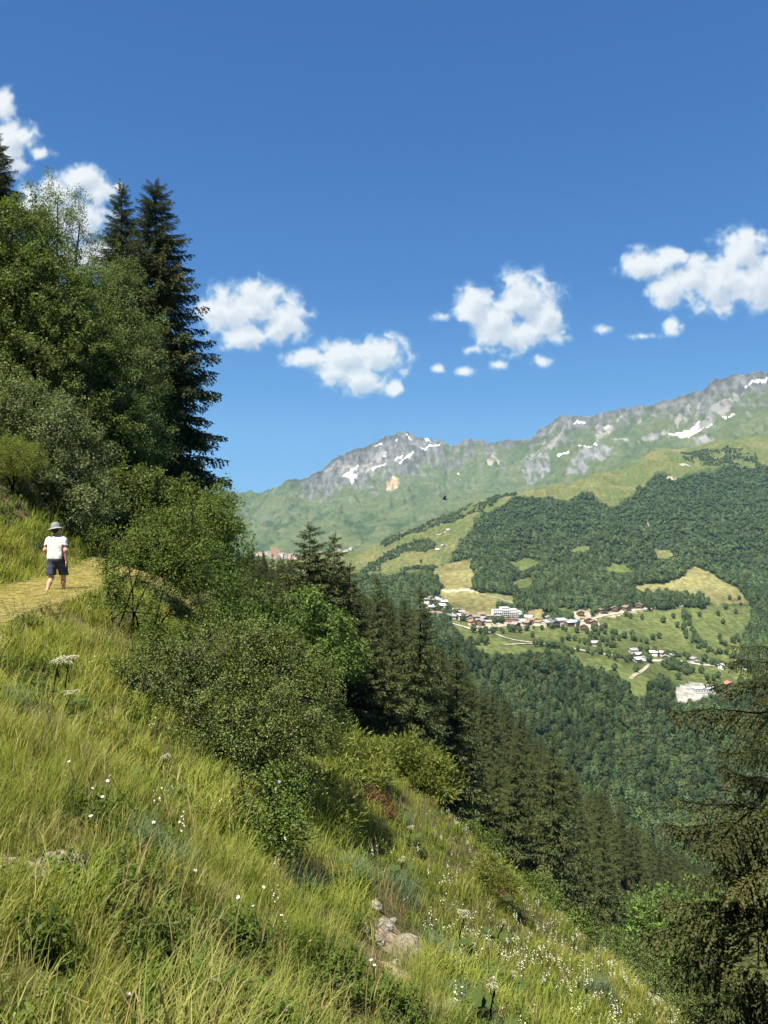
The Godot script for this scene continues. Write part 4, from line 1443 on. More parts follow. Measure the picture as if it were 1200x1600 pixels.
# ---------------------------------------------------------------- shrubs
func build_shrubs() -> void:
	var grey := Color(0.13, 0.115, 0.10)
	var olive := [Color(0.095, 0.138, 0.032), Color(0.115, 0.15, 0.038), Color(0.075, 0.112, 0.027)]
	var sage := [Color(0.125, 0.165, 0.05), Color(0.15, 0.18, 0.068), Color(0.105, 0.145, 0.042)]
	var lush := [Color(0.075, 0.12, 0.022), Color(0.095, 0.145, 0.03), Color(0.06, 0.10, 0.02)]
	var c_olive := [leaf_clump(201, 64, 0.26, 0.042, 0.026, olive, 5), leaf_clump(202, 64, 0.28, 0.042, 0.026, olive, 5), leaf_clump(203, 60, 0.24, 0.045, 0.028, lush, 5)]
	var c_sage := [leaf_clump(204, 64, 0.24, 0.032, 0.02, sage, 7), leaf_clump(205, 64, 0.22, 0.032, 0.02, sage, 7), leaf_clump(206, 60, 0.22, 0.034, 0.022, olive, 7)]
	var c_rose := [leaf_clump(207, 50, 0.17, 0.03, 0.02, lush, 5), leaf_clump(208, 50, 0.17, 0.03, 0.02, olive, 5)]
	var b := on_ground(195, 16.0)
	leafy_plant("hazel_shrub", "tall shrub with dark leaning stems right of the path", "shrub", b, 210, [Vector3(-0.5, 0, 0), Vector3(-0.2, 0, 0.1), Vector3.ZERO, Vector3(0.2, 0, 0), Vector3(0.4, 0, 0.2), Vector3(0.6, 0, 0.1), Vector3(-0.35, 0, 0.15)],
		lobes_at(b, [[250, 850, 16, 0.7, 0.5, 0.7], [305, 812, 16, 0.6, 0.5, 0.6], [330, 860, 16, 0.6, 0.7, 0.7], [200, 880, 15.8, 0.6, 0.5, 0.6], [280, 890, 15.6, 0.7, 0.6, 0.7], [335, 940, 15.8, 0.55, 0.6, 0.6], [270, 960, 15.4, 0.6, 0.5, 0.5], [225, 815, 16.2, 0.4, 0.35, 0.4], [165, 850, 16, 0.35, 0.4, 0.4], [310, 1000, 15.4, 0.6, 0.5, 0.5], [245, 1010, 15.2, 0.4, 0.35, 0.4], [180, 930, 15.6, 0.3, 0.4, 0.4], [345, 808, 16.4, 0.4, 0.5, 0.5]]), c_olive, 20.0, 0.02, grey, {"twigs": 22, "hollow": 0.35})
	b = on_ground(330, 13.0)
	leafy_plant("blackthorn_bush", "wide grey green thorn bush with dead grey twigs on the slope", "bush", b, 220, [Vector3(-1.0, 0.2, 0), Vector3(-0.4, 0, 0), Vector3(0.2, -0.2, 0), Vector3(0.7, -0.4, 0)],
		lobes_at(b, [[260, 1050, 13, 0.75, 0.55, 0.7], [340, 1040, 13, 0.8, 0.6, 0.8], [420, 1060, 13, 0.8, 0.6, 0.8], [230, 1110, 12.5, 0.6, 0.55, 0.7], [310, 1130, 12, 0.8, 0.65, 0.8], [400, 1140, 12, 0.85, 0.65, 0.8], [470, 1110, 12.5, 0.6, 0.6, 0.7], [280, 1190, 11.6, 0.6, 0.45, 0.6], [370, 1200, 11.6, 0.75, 0.45, 0.6], [450, 1180, 12, 0.55, 0.5, 0.6], [385, 1000, 13.5, 0.6, 0.4, 0.6], [495, 1080, 13, 0.4, 0.45, 0.5], [510, 1140, 13, 0.4, 0.45, 0.5], [200, 1060, 12.8, 0.5, 0.45, 0.5], [440, 1020, 13.6, 0.5, 0.4, 0.5]]), c_sage, 22.0, 0.026, Color(0.22, 0.2, 0.175), {"twigs": 46, "hollow": 0.45})
	b = on_ground(395, 8.2)
	var rose := leafy_plant("rose_bush", "low green rose bush with a few white blossoms below the thorn bush", "bush", b, 230, [Vector3.ZERO, Vector3(-0.2, 0, 0), Vector3(0.2, 0, 0)],
		lobes_at(b, [[360, 1275, 8.2, 0.32, 0.28, 0.3], [410, 1280, 8.2, 0.35, 0.3, 0.3], [440, 1240, 8.6, 0.3, 0.25, 0.3], [395, 1325, 7.9, 0.36, 0.25, 0.3], [440, 1310, 8.0, 0.25, 0.25, 0.3], [350, 1320, 8.0, 0.22, 0.2, 0.25]]), c_rose, 60.0, 0.01, Color(0.2, 0.11, 0.07), {"twigs": 6})
	# arching dead canes of the rose
	var s := Soup.new()
	var r := rnd(91)
	for k in 9:
		var a := Vector3(r.randf_range(-0.25, 0.05), 0.35, r.randf_range(-0.1, 0.1))
		var e := a + Vector3(r.randf_range(-0.35, 0.3), r.randf_range(0.25, 0.6), r.randf_range(0.0, 0.25))
		s.tube([a, a.lerp(e, 0.5) + Vector3(0, 0.16, 0), e + Vector3(0.08, -0.06, 0)], [0.006, 0.005, 0.002], 4, Color(0.36, 0.22, 0.13))
	part("cane", s.mesh(), M.bark, rose)
	var bloom := blossom_mesh(5, 0.026, Color(0.8, 0.78, 0.76))
	for q in [[345, 1250, 7.95], [436, 1222, 8.3], [388, 1258, 7.8], [357, 1290, 7.7], [430, 1232, 8.2], [445, 1310, 7.7]]:
		var f := part("blossom", bloom, M.flower, rose)
		f.position = spot(q[0], q[1], q[2], rose.position)
		f.rotation = Vector3(0.9, r.randf() * 6.0, 0)
	var c_jun := juniper_clumps()
	for q in [["yellow green juniper spreading beside the thorn bush", [[520, 1160, 17, 0.6, 0.45, 0.5], [555, 1190, 17, 0.6, 0.4, 0.5], [500, 1200, 16.5, 0.5, 0.4, 0.5], [570, 1225, 16, 0.45, 0.35, 0.4], [530, 1225, 16, 0.4, 0.35, 0.4]]],
			["small bright juniper standing alone in the grass, lowest of the junipers", [[515, 1270, 13, 0.28, 0.32, 0.28], [505, 1290, 13, 0.22, 0.2, 0.22]]],
			["green juniper on the meadow crest against the forest", [[640, 1195, 20, 0.7, 0.4, 0.5], [670, 1215, 20, 0.6, 0.4, 0.5], [610, 1180, 20, 0.6, 0.4, 0.5], [690, 1225, 20, 0.4, 0.3, 0.4]]]]:
		var L: Array = q[1]
		b = on_ground(L[0][0], L[0][2])
		leafy_plant("juniper_bush", q[0], "bush", b, 240 + int(L[0][0]), [Vector3.ZERO, Vector3(0.2, 0, 0)], lobes_at(b, L), c_jun, 13.0, 0.03, grey, {"hollow": 0.15, "size": 1.7})
	var rust := [leaf_clump(221, 50, 0.14, 0.04, 0.012, [Color(0.17, 0.075, 0.045), Color(0.12, 0.06, 0.035), Color(0.09, 0.07, 0.03)], 5)]
	b = on_ground(590, 16.0)
	leafy_plant("withered_bush", "small rusty brown withered bush beside the junipers", "bush", b, 260, [Vector3.ZERO], lobes_at(b, [[588, 1258, 15.5, 0.26, 0.3, 0.25], [600, 1275, 15.3, 0.2, 0.2, 0.2]]), rust, 60.0, 0.012, grey)
	b = on_ground(775, 14.5)
	leafy_plant("withered_bush", "dark reddish green bush on the meadow below the crest", "bush", b, 261, [Vector3.ZERO], lobes_at(b, [[770, 1365, 14.5, 0.24, 0.26, 0.22], [785, 1385, 14.3, 0.22, 0.2, 0.2]]), rust + c_jun, 45.0, 0.012, grey)
	for q in [[745, 1300, 19.0, "low olive shrub on the meadow edge, nearest the junipers"], [838, 1395, 18.5, "low olive shrub halfway down the meadow edge"], [905, 1470, 18.0, "low olive shrub far down the meadow edge"]]:
		b = on_ground(q[0], q[2])
		leafy_plant("edge_shrub", q[3], "shrub", b, 270 + int(q[0]), [Vector3.ZERO], [[Vector3(0, 0.3, 0), Vector3(0.35, 0.35, 0.35)], [Vector3(0.35, 0.1, 0.2), Vector3(0.3, 0.3, 0.3)], [Vector3(-0.25, 0.45, 0), Vector3(0.25, 0.3, 0.3)]], c_olive, 22.0, 0.02, grey)
	for q in [[990, 1560, 19.0, "grey green shrub at the bottom edge, left of the bright tree"], [1050, 1590, 17.0, "grey green shrub at the bottom edge, under the bright tree"], [955, 1490, 21.0, "grey green shrub where the meadow meets the gully"], [1120, 1590, 16.0, "grey green shrub under the drooping spruce"]]:
		b = on_ground(q[0], q[2])
		var c := spot(q[0], q[1], q[2], b)
		leafy_plant("willow_shrub", q[3], "shrub", b, 290 + int(q[0]), [Vector3.ZERO], [[c, Vector3(0.8, 0.7, 0.7)], [c + Vector3(0.5, -0.6, 0.1), Vector3(0.8, 0.8, 0.7)], [c + Vector3(-0.5, -0.7, 0), Vector3(0.7, 0.7, 0.7)], [c + Vector3(0.1, -1.4, 0.1), Vector3(1.1, 0.9, 0.8)]], c_sage, 22.0, 0.03, grey)
	b = on_ground(355, 24.0)
	leafy_plant("elder_shrub", "bright green shrub behind the tall one, against the far valley", "shrub", b, 330, [Vector3.ZERO], lobes_at(b, [[355, 830, 22, 0.55, 0.8, 0.5], [345, 890, 22, 0.8, 0.9, 0.7], [375, 950, 22, 0.8, 0.8, 0.7], [410, 985, 22, 0.8, 0.6, 0.7], [350, 780, 22.5, 0.3, 0.4, 0.3]]), [leaf_clump(231, 40, 0.3, 0.08, 0.045, lush), leaf_clump(232, 40, 0.3, 0.08, 0.045, lush)], 9.0, 0.04, grey, {"hollow": 0.3})
	# dead branches lying in the thorn bush
	for q in [[270, 1010, 12.4, "pale dead branch arching over the thorn bush, upper one"], [330, 1000, 12.2, "pale dead branch across the top of the thorn bush"], [215, 1060, 12.0, "pale dead branch at the left side of the thorn bush"]]:
		var w := Vector3((q[0] - 600.0) / F * q[2], height_of(q[1], q[2]), -q[2])
		var t := Soup.new()
		for k in 11:
			var e := Vector3(r.randf_range(-0.5, 1.0), r.randf_range(-0.25, 0.25), r.randf_range(0.1, 0.6))
			var from := Vector3(r.randf_range(-0.3, 0.5), -0.35, -0.2)
			t.tube([from, from.lerp(e, 0.5) + Vector3(0, 0.14, 0), e], [0.007, 0.005, 0.0018], 4, Color(0.42, 0.38, 0.33))
		var o := top("dead_branch", t.mesh(), M.bark)
		o.position = w
		tag(o, q[3], "branch", "dead branches in the thorn bush")


func blossom_mesh(petals: int, size: float, c: Color) -> ArrayMesh:
	var s := Soup.new()
	for k in petals:
		var a := TAU * k / petals
		var d := Vector3(cos(a), 0.25, sin(a)).normalized()
		s.leaf(Vector3.ZERO, d, Vector3(-sin(a), 0, cos(a)), size, size * 0.9, c)
	s.box(Vector3(0, size * 0.08, 0), Vector3.ONE * size * 0.28, Basis(), Color(0.55, 0.42, 0.06))
	return s.mesh()


# ---------------------------------------------------------------- grass and flowers
func grass_tuft(seed_value: int, blades: int, h0: float, h1: float, w: float, spread: float, bend: float, cols: Array) -> ArrayMesh:
	var r := rnd(seed_value)
	var s := Soup.new()
	for k in blades:
		var p := Vector3(r.randf_range(-1, 1), 0, r.randf_range(-1, 1)) * spread
		var h := r.randf_range(h0, h1)
		var a := r.randf() * TAU
		var lean := Vector3(cos(a), 0, sin(a)) * r.randf_range(0.2, 1.0) * bend * h + Vector3(0.25, 0, 0.05) * bend * h
		var side := Vector3(-sin(a + r.randf_range(-0.8, 0.8)), 0, cos(a)).normalized() * w * r.randf_range(0.6, 1.3) * 0.5
		var c0: Color = cols[r.randi() % cols.size()] * r.randf_range(0.8, 1.2)
		c0.a = 1.0
		var q0 := p - Vector3(0, 0.04, 0)
		var q1 := p + Vector3(0, h * 0.5, 0) + lean * 0.22
		var q2 := p + Vector3(0, h * 0.85, 0) + lean * 0.62
		var q3 := p + Vector3(0, h * 0.97, 0) + lean * 1.1
		s.quad(q0 - side, q0 + side, q1 + side * 0.9, q1 - side * 0.9, c0)
		s.quad(q1 - side * 0.9, q1 + side * 0.9, q2 + side * 0.6, q2 - side * 0.6, c0)
		s.tri(q2 - side * 0.6, q2 + side * 0.6, q3, c0)
	return s.mesh()


func herb_mesh(seed_value: int, leaves: int, h: float, ll: float, lw: float, cols: Array) -> ArrayMesh:
	var r := rnd(seed_value)
	var s := Soup.new()
	for k in 7:
		var a := r.randf() * TAU
		var e := Vector3(cos(a) * r.randf_range(0.2, 0.7), r.randf_range(0.6, 1.1), sin(a) * r.randf_range(0.2, 0.7)) * h
		s.tube([Vector3(0, -0.04, 0), e * 0.5 + Vector3(0, h * 0.1, 0), e], [0.003, 0.0025, 0.0012], 3, cols[0])
		for q in leaves / 7:
			var t := r.randf_range(0.15, 1.0)
			var d := (on_sphere(r) + Vector3(0, 0.35, 0)).normalized()
			var c: Color = cols[r.randi() % cols.size()] * r.randf_range(0.8, 1.2)
			c.a = 1.0
			s.leaf(e * t + Vector3(0, h * 0.1 * sin(t * 3.0), 0), d, d.cross(Vector3.UP + on_sphere(r) * 0.5).normalized(), ll * r.randf_range(0.6, 1.3), lw, c)
	return s.mesh()


func flower_spike(seed_value: int, h: float, petals: int, size: float, c: Color) -> ArrayMesh:
	var r := rnd(seed_value)
	var s := Soup.new()
	for st in 3:
		var a := r.randf() * TAU
		var e := Vector3(cos(a) * 0.16, 1.0, sin(a) * 0.16) * h * r.randf_range(0.7, 1.0)
		s.tube([Vector3(0, -0.03, 0), e], [0.003, 0.0015], 3, Color(0.13, 0.16, 0.05))
		for q in petals:
			var t := r.randf_range(0.62, 1.0)
			var d := (on_sphere(r) + Vector3(0, 0.2, 0)).normalized()
			s.leaf(e * t, d, d.cross(on_sphere(r)).normalized(), size, size * 0.7, c * r.randf_range(0.85, 1.05))
	return s.mesh()


func umbel_plant(r: RandomNumberGenerator, label: String, where: Vector3, h: float, heads: int, size: float) -> void:
	# hogweed-like plant: ribbed stem, a few broad leaves, flat heads of cream florets
	var o := thing("umbel_flower", label, "flower", where, "cream umbel flowers on the slope")
	var s := Soup.new()
	var top_ := Vector3(r.randf_range(0.0, 0.2), h, r.randf_range(0.0, 0.15))
	s.tube([Vector3(0, -0.05, 0), top_ * 0.5 + Vector3(-0.03, 0, 0), top_ * 0.9], [0.011, 0.009, 0.006], 5, Color(0.16, 0.19, 0.07))
	var ends := []
	for k in heads:
		var a := TAU * (k + r.randf_range(-0.2, 0.2)) / heads
		var e := top_ + Vector3(cos(a) * size * 1.5, r.randf_range(-0.5, 0.2) * size * 1.6, sin(a) * size * 1.5) * (0.0 if k == 0 else 1.0)
		ends.append(e)
		s.tube([top_ * r.randf_range(0.55, 0.85), e - Vector3(0, size * 0.3, 0)], [0.005, 0.003], 4, Color(0.16, 0.19, 0.07))
	part("stem", s.mesh(), M.grass, o)
	for e in ends:
		var f := Soup.new()
		var w := size * r.randf_range(0.7, 1.1)
		var tilt := Basis.from_euler(Vector3(r.randf_range(-0.1, 0.45), 0, r.randf_range(-0.3, 0.3)))
		for k in 26:
			var a := k * 2.399
			var q := sqrt((k + 0.5) / 26.0) * w
			var p := tilt * Vector3(cos(a) * q, -q * q * 0.5 / w, sin(a) * q)
			f.tube([Vector3(0, -w * 0.5, 0), p], [0.0015, 0.001], 3, Color(0.2, 0.22, 0.1))
			for m in 5:
				var d := (tilt * Vector3(r.randf_range(-1, 1), 0.5, r.randf_range(-1, 1))).normalized()
				f.leaf(p + on_sphere(r) * w * 0.05, d, d.cross(Vector3(0.2, 0.3, 0.9)).normalized(), w * 0.17, w * 0.14, Color(0.5, 0.5, 0.33) * r.randf_range(0.85, 1.1))
		var b := part("flower_head", f.mesh(), M.flower, o)
		b.position = e
	for k in 3:
		var l := Soup.new()
		var a := r.randf() * TAU
		for q in 7:
			var d := Vector3(cos(a + (q - 3) * 0.42), 0.15, sin(a + (q - 3) * 0.42)).normalized()
			l.leaf(Vector3(0, 0.08 + 0.1 * k, 0) + Vector3(cos(a), 0.4, sin(a)) * 0.1, d, d.cross(Vector3.UP).normalized(), 0.2, 0.075, Color(0.085, 0.125, 0.035))
		part("leaf", l.mesh(), M.grass, o)


func build_meadow() -> void:
	var r := rnd(808)
	var green := [Color(0.21, 0.245, 0.046), Color(0.25, 0.275, 0.058), Color(0.165, 0.21, 0.038)]
	var pale := [Color(0.28, 0.29, 0.078), Color(0.34, 0.315, 0.115), Color(0.245, 0.27, 0.064)]
	var dry := [Color(0.36, 0.29, 0.15), Color(0.30, 0.25, 0.12), Color(0.22, 0.2, 0.08)]
	var blue := [Color(0.115, 0.165, 0.085), Color(0.09, 0.135, 0.07), Color(0.15, 0.195, 0.115)]
	var herb := [Color(0.10, 0.145, 0.03), Color(0.125, 0.17, 0.04), Color(0.08, 0.12, 0.026)]
	var kinds := {
		"near_green": [grass_tuft(1, 50, 0.12, 0.32, 0.005, 0.11, 0.8, green), "tall_grass"],
		"near_pale": [grass_tuft(2, 50, 0.12, 0.34, 0.0042, 0.11, 0.85, pale), "tall_grass"],
		"near_mix": [grass_tuft(3, 46, 0.08, 0.24, 0.005, 0.12, 0.9, green + pale), "tall_grass"],
		"green": [grass_tuft(4, 40, 0.12, 0.30, 0.010, 0.16, 0.8, green), "tall_grass"],
		"pale": [grass_tuft(5, 40, 0.12, 0.33, 0.009, 0.16, 0.85, pale), "tall_grass"],
		"dry": [grass_tuft(6, 26, 0.15, 0.45, 0.007, 0.14, 0.6, dry), "dry_grass"],
		"herb": [herb_mesh(7, 105, 0.2, 0.036, 0.018, herb), "leafy_herbs"],
		"blue": [grass_tuft(8, 70, 0.12, 0.34, 0.009, 0.15, 1.0, blue), "feathery_herbs"],
		"white": [flower_spike(9, 0.34, 7, 0.02, Color(0.72, 0.72, 0.58)), "white_flowers"],
	}
	var where := {}
	var tints := {}
	for k in kinds:
		where[k] = []
		tints[k] = PackedColorArray()
	var blues := [[40, 1130, 0.35], [470, 1395, 0.25], [560, 1385, 0.5], [620, 1400, 0.6], [640, 1290, 0.35], [760, 1305, 0.5], [720, 1435, 0.4], [690, 1500, 0.45], [770, 1480, 0.35], [830, 1350, 0.4], [930, 1560, 0.5], [230, 1345, 0.3], [270, 1350, 0.3], [740, 1590, 0.35], [80, 800, 0.8], [60, 860, 0.5], [1030, 1500, 0.3]]
	for q in blues:
		var d := near_distance(q[0], q[1])
		q.append(Vector3((q[0] - 600.0) / F * d, 0, -d))
	var d := 1.5
	while d < 44.0:
		var step := 0.092 if d < 4.0 else 0.115 if d < 8.0 else 0.18 if d < 14.0 else 0.26 if d < 24.0 else 0.36
		var x := -0.62 * d - 0.6
		var x1 := 0.50 * d + 0.6
		while x < x1:
			x += step
			var qx := x + r.randf_range(-0.5, 0.5) * step
			var qd := d + r.randf_range(-0.5, 0.5) * step
			var u := qx - path_edge(qd)
			if u < 0.05 + 0.12 * patchy.get_noise_1d(qd * 30.0) and u > -2.35:
				continue
			var g := patchy.get_noise_2d(qx * 5.0, qd * 5.0)
			var g2 := broad.get_noise_2d(qx * 4.0 + 70.0, qd * 4.0)
			var px := 600.0 + F * qx / qd
			var pos := Vector3(qx, ground(qx, -qd), -qd)
			var py := HORIZON + (EYE - pos.y) / qd * F
			var bareness := 0.0      # the dry eroded patch around the stone
			var bd := Vector2((px - 606.0) / 55.0, (py - 1480.0) / 98.0).length()
			if bd < 1.0: bareness = 1.15 * (1.0 - bd * bd)
			var bd2 := Vector2((px - 470.0) / 60.0, (py - 1390.0) / 60.0).length()
			if bd2 < 1.0: bareness = maxf(bareness, 0.5 * (1.0 - bd2))
			var bd3 := Vector2((px - 90.0) / 60.0, (py - 1375.0) / 40.0).length()
			if bd3 < 1.0: bareness = maxf(bareness, 0.5 * (1.0 - bd3))
			if r.randf() < bareness or wob.get_noise_2d(qx * 90.0, qd * 90.0) < -0.28:
				continue
			var kind := "green"
			var near := qd < 7.5
			var beyond := u > 0.0 and qd > 22.0
			var p := r.randf()
			if p < bareness * 0.8 + 0.05 + (0.12 if g < -0.25 else 0.0): kind = "dry"
			elif (g2 > 0.1 and p < 0.75) or (py > 1480.0 and px < 560.0 and p < 0.45): kind = "herb"
			elif near: kind = "near_pale" if g + r.randf_range(-0.4, 0.4) > 0.22 else "near_green" if r.randf() < 0.45 else "near_mix"
			else: kind = "pale" if g + r.randf_range(-0.3, 0.3) > 0.12 else "green"
			for q in blues:
				var off: Vector3 = pos - q[3]
				if Vector2(off.x, off.z).length() < q[2] * 0.75 * r.randf_range(0.4, 1.1):
					kind = "blue"
					break
			var size := r.randf_range(0.7, 1.25) * (1.0 + 0.75 * broad.get_noise_2d(qx * 7.0, qd * 7.0 + 200.0))
			size = clampf(size * (0.8 if near else 0.95), 0.3, 1.1 if near else 1.5)
			if u < -2.35: size *= 1.7
			if beyond: size *= 1.6
			if px > 560.0 and qd > 8.0: size *= 0.8
			var v := r.randf_range(0.85, 1.15)
			where[kind].append(Transform3D((Basis(Vector3.UP, r.randf_range(-0.9, 0.9) if r.randf() < 0.45 else r.randf() * TAU)).scaled_local(Vector3(size, size, size)), pos))
			tints[kind].append(Color(v * r.randf_range(0.93, 1.07), v, v))
			# white flowers stand thick on the meadow at the right
			var band := smoothstep(560.0, 800.0, px) * smoothstep(7.0, 11.0, qd) * (0.35 + 0.5 * smoothstep(-0.1, 0.3, broad.get_noise_2d(qx * 3.0, qd * 3.0)))
			if u > 0.0 and qd > 5.5 and qd < 21.0 and r.randf() < 0.012 + 0.62 * band:
				where["white"].append(Transform3D(Basis(Vector3.UP, r.randf() * TAU).scaled_local(Vector3.ONE * r.randf_range(0.7, 1.2)), pos))
				tints["white"].append(Color(1, 1, 1))
		d += step
	var labels := {"near_green": "tall green grass in the foreground", "near_pale": "yellowish seeding grass in the foreground", "near_mix": "short mixed grass in the foreground", "green": "green grass covering the steep meadow", "pale": "pale yellow grass on the steep meadow",
		"dry": "dry straw coloured grass between the green", "herb": "low leafy herbs in the meadow", "blue": "feathery blue green herb clumps on the slope", "white": "small white flowers dotting the meadow"}
	for k in kinds:
		if where[k].size() > 0:
			scatter(kinds[k][1], kinds[k][0], M.flower if k == "white" else M.grass, where[k], tints[k], labels[k], "flowers" if k == "white" else "herbs" if k in ["herb", "blue"] else "grass")
	# mown straw on the path
	var straw := grass_tuft(30, 18, 0.08, 0.24, 0.006, 0.22, 0.6, [Color(0.46, 0.39, 0.2), Color(0.52, 0.45, 0.24), Color(0.38, 0.35, 0.15)])
	var sw := []
	var stt := PackedColorArray()
	for k in 12000:
		var sd := r.randf_range(8.0, 34.0)
		var su := r.randf_range(-2.6, 0.25)
		var sx := path_edge(sd) + su
		var b := Basis(Vector3.UP, r.randf() * TAU) * Basis(Vector3.RIGHT, r.randf_range(1.25, 1.65))
		sw.append(Transform3D(b, Vector3(sx, ground(sx, -sd) + 0.045, -sd)))
		stt.append(Color.WHITE * r.randf_range(0.85, 1.2))
	scatter("mown_straw", straw, M.grass, sw, stt, "mown straw lying on the path", "straw")


func near_distance(px: float, py: float) -> float:
	# the distance of the near slope seen there
	var d := 1.2
	while d < 40.0:
		var x := (px - 600.0) / F * d
		if HORIZON + (EYE - ground(x, -d)) / d * F < py:
			return d
		d += 0.05
	return d


func build_small_things() -> void:
	var r := rnd(6006)
	# umbel flowers
	for q in [[105, 1092, 0.75, 5, 0.11, "large cream umbel flower on the left slope below the path"], [85, 1075, 0.6, 4, 0.09, "cream umbel flower behind the large one on the left slope"], [238, 1215, 0.45, 3, 0.06, "single cream umbel in the grass beside the thorn bush"], [98, 1120, 0.5, 4, 0.08, "low cream umbel flower in front of the large one on the left slope"],
			[718, 1470, 0.7, 5, 0.08, "tall cream umbel flower near the stone"], [775, 1450, 0.5, 3, 0.06, "cream umbel flower right of the one near the stone"], [770, 1300, 0.6, 5, 0.1, "cream umbel flower on the crest of the meadow"], [625, 1355, 0.5, 4, 0.07, "cream umbel flower above the bare patch"], [640, 1300, 0.5, 4, 0.07, "cream umbel flower under the withered bush"],
			[700, 1250, 0.5, 4, 0.08, "cream umbel flower at the upper end of the crest"], [770, 1590, 0.5, 4, 0.06, "cream umbel flower at the bottom edge"], [790, 1540, 0.4, 3, 0.06, "small cream umbel low on the meadow"],
			[98, 800, 1.3, 5, 0.09, "tall cream umbel highest on the bank above the walker"], [112, 815, 1.2, 5, 0.09, "tall cream umbel just right of the walker's hat"], [128, 828, 1.1, 5, 0.085, "tall cream umbel at the dark gap right of the walker"], [122, 800, 1.2, 4, 0.08, "tall cream umbel behind the one by the hat"], [140, 838, 1.0, 4, 0.08, "tall cream umbel furthest right above the path"],
			[62, 858, 0.9, 4, 0.07, "cream umbel left of the walker's shoulder"], [10, 830, 0.9, 4, 0.07, "cream umbel at the left edge on the bank"], [30, 895, 0.8, 4, 0.06, "cream umbel on the bank beside the straw path"]]:
		var w: Vector3
		if q[1] < 900:
			w = on_ground(q[0], 30.0)
			q[2] = clampf(height_of(q[1], 30.0) - w.y, 0.5, 1.8)
		else:
			var d := near_distance(q[0], q[1] + 30)
			w = on_ground(q[0], d)
		umbel_plant(r, q[5], w, q[2], q[3], q[4] * 0.6)
	# stones
	for q in [[638, 1486, 0.17, "rounded grey stone sticking out of the bare patch"], [600, 1455, 0.12, "pale stone in the dry earth left of the rounded one"], [95, 1372, 0.14, "flat brownish rock half buried in the grass at the left"], [700, 1580, 0.1, "small stone among the herbs at the bottom"], [585, 1420, 0.1, "small pale stone at the top of the bare patch"], [620, 1510, 0.06, "little stone below the rounded one"], [596, 1475, 0.05, "pebble in the middle of the bare patch"], [615, 1440, 0.045, "pebble right of the pale stone in the bare patch"]]:
		var d := near_distance(q[0], q[1])
		var o := top("rock", rock_mesh(int(q[0]), q[2]), M.rock)
		o.position = on_ground(q[0], d) + Vector3(0, q[2] * 0.2, 0)
		tag(o, q[3], "rock", "stones in the grass")
	# bare earth around the stone
	var rr := rnd(55)
	for q in [[606, 1462, 0.36, "patch of bare sandy earth left of the rounded stone"], [640, 1530, 0.3, "patch of bare earth below the rounded stone"], [100, 1385, 0.35, "bare earth around the flat rock at the left"]]:
		var d := near_distance(q[0], q[1])
		var c := on_ground(q[0], d)
		var s := Soup.new()
		var prev := []
		for j in 7:
			var ring := []
			for i in 22:
				var a := TAU * i / 22
				var rad: float = q[2] * j / 6.0 * (1.0 + 0.35 * fine.get_noise_2d(cos(a) * 2.0 + q[0], sin(a) * 2.0))
				var x: float = c.x + cos(a) * rad
				var z: float = c.z + sin(a) * rad * (2.6 if q[0] == 606 else 0.8)
				ring.append(Vector3(x, ground(x, z) + 0.05 * (1.0 - pow(j / 6.0, 3.0)) - 0.012 + 0.02 * fine.get_noise_2d(x * 9.0, z * 9.0), z))
			if prev:
				for i in 22:
					s.quad(prev[i], prev[(i + 1) % 22], ring[(i + 1) % 22], ring[i], Color(0.38, 0.31, 0.21) * rr.randf_range(0.7, 1.15))
			prev = ring
		var o := top("bare_earth", s.mesh(), M.soil)
		tag(o, q[3], "earth", "", "structure")
	# white and pink flowers near the camera
	var white := blossom_mesh(5, 0.015, Color(0.7, 0.7, 0.68))
	var pink := blossom_mesh(5, 0.014, Color(0.62, 0.4, 0.55))
	var stem := Soup.new()
	stem.tube([Vector3(0, -0.34, 0), Vector3(0.01, -0.15, 0.01), Vector3.ZERO], [0.003, 0.0025, 0.0015], 4, Color(0.1, 0.14, 0.04))
	var stem_mesh := stem.mesh()
	var n := 0
	for q in [[108, 1190, 0], [145, 1232, 0], [168, 1220, 0], [160, 1245, 0], [172, 1212, 0], [142, 1275, 0], [240, 1285, 0], [225, 1322, 0], [305, 1360, 0], [372, 1402, 0], [412, 1386, 0], [395, 1416, 0], [440, 1430, 0], [445, 1440, 0], [485, 1470, 0], [415, 1568, 0], [418, 1578, 0], [580, 1500, 0], [585, 1508, 0],
			[290, 1542, 1], [332, 1530, 1], [370, 1560, 1], [455, 1573, 1], [372, 1595, 1], [62, 1555, 1], [448, 1580, 1], [200, 1555, 1]]:
		var d := near_distance(q[0], q[1] + 60) 
		var o := thing("white_blossom" if q[2] == 0 else "pink_blossom", ("white five petalled wildflower in the foreground grass" if q[1] > 1350 else "white five petalled wildflower on the left slope") if q[2] == 0 else "small pink wildflower in the grass at the bottom edge", "flower", Vector3((q[0] - 600.0) / F * d, height_of(q[1], d), -d), "white wildflowers in the grass" if q[2] == 0 else "pink wildflowers in the grass")
		part("petals", white if q[2] == 0 else pink, M.flower, o)
		part("stem", stem_mesh, M.grass, o)
		o.rotation = Vector3(r.randf_range(0.1, 0.7), r.randf() * TAU, 0)
		n += 1
	# a bird gliding in front of the far pastures
	var bd := 60.0
	var s := Soup.new()
	var blk := Color(0.012, 0.012, 0.014)
	s.tube([Vector3(-0.2, 0.02, 0), Vector3(-0.14, 0.03, 0), Vector3(0, 0, 0), Vector3(0.16, -0.03, 0), Vector3(0.3, -0.05, 0)], [0.01, 0.035, 0.055, 0.035, 0.008], 8, blk)
	var bird := thing("bird", "small black bird flying in front of the far pastures", "bird", Vector3((694.0 - 600.0) / F * bd, height_of(780.0, bd), -bd))
	part("body", s.mesh(), M.plain, bird)
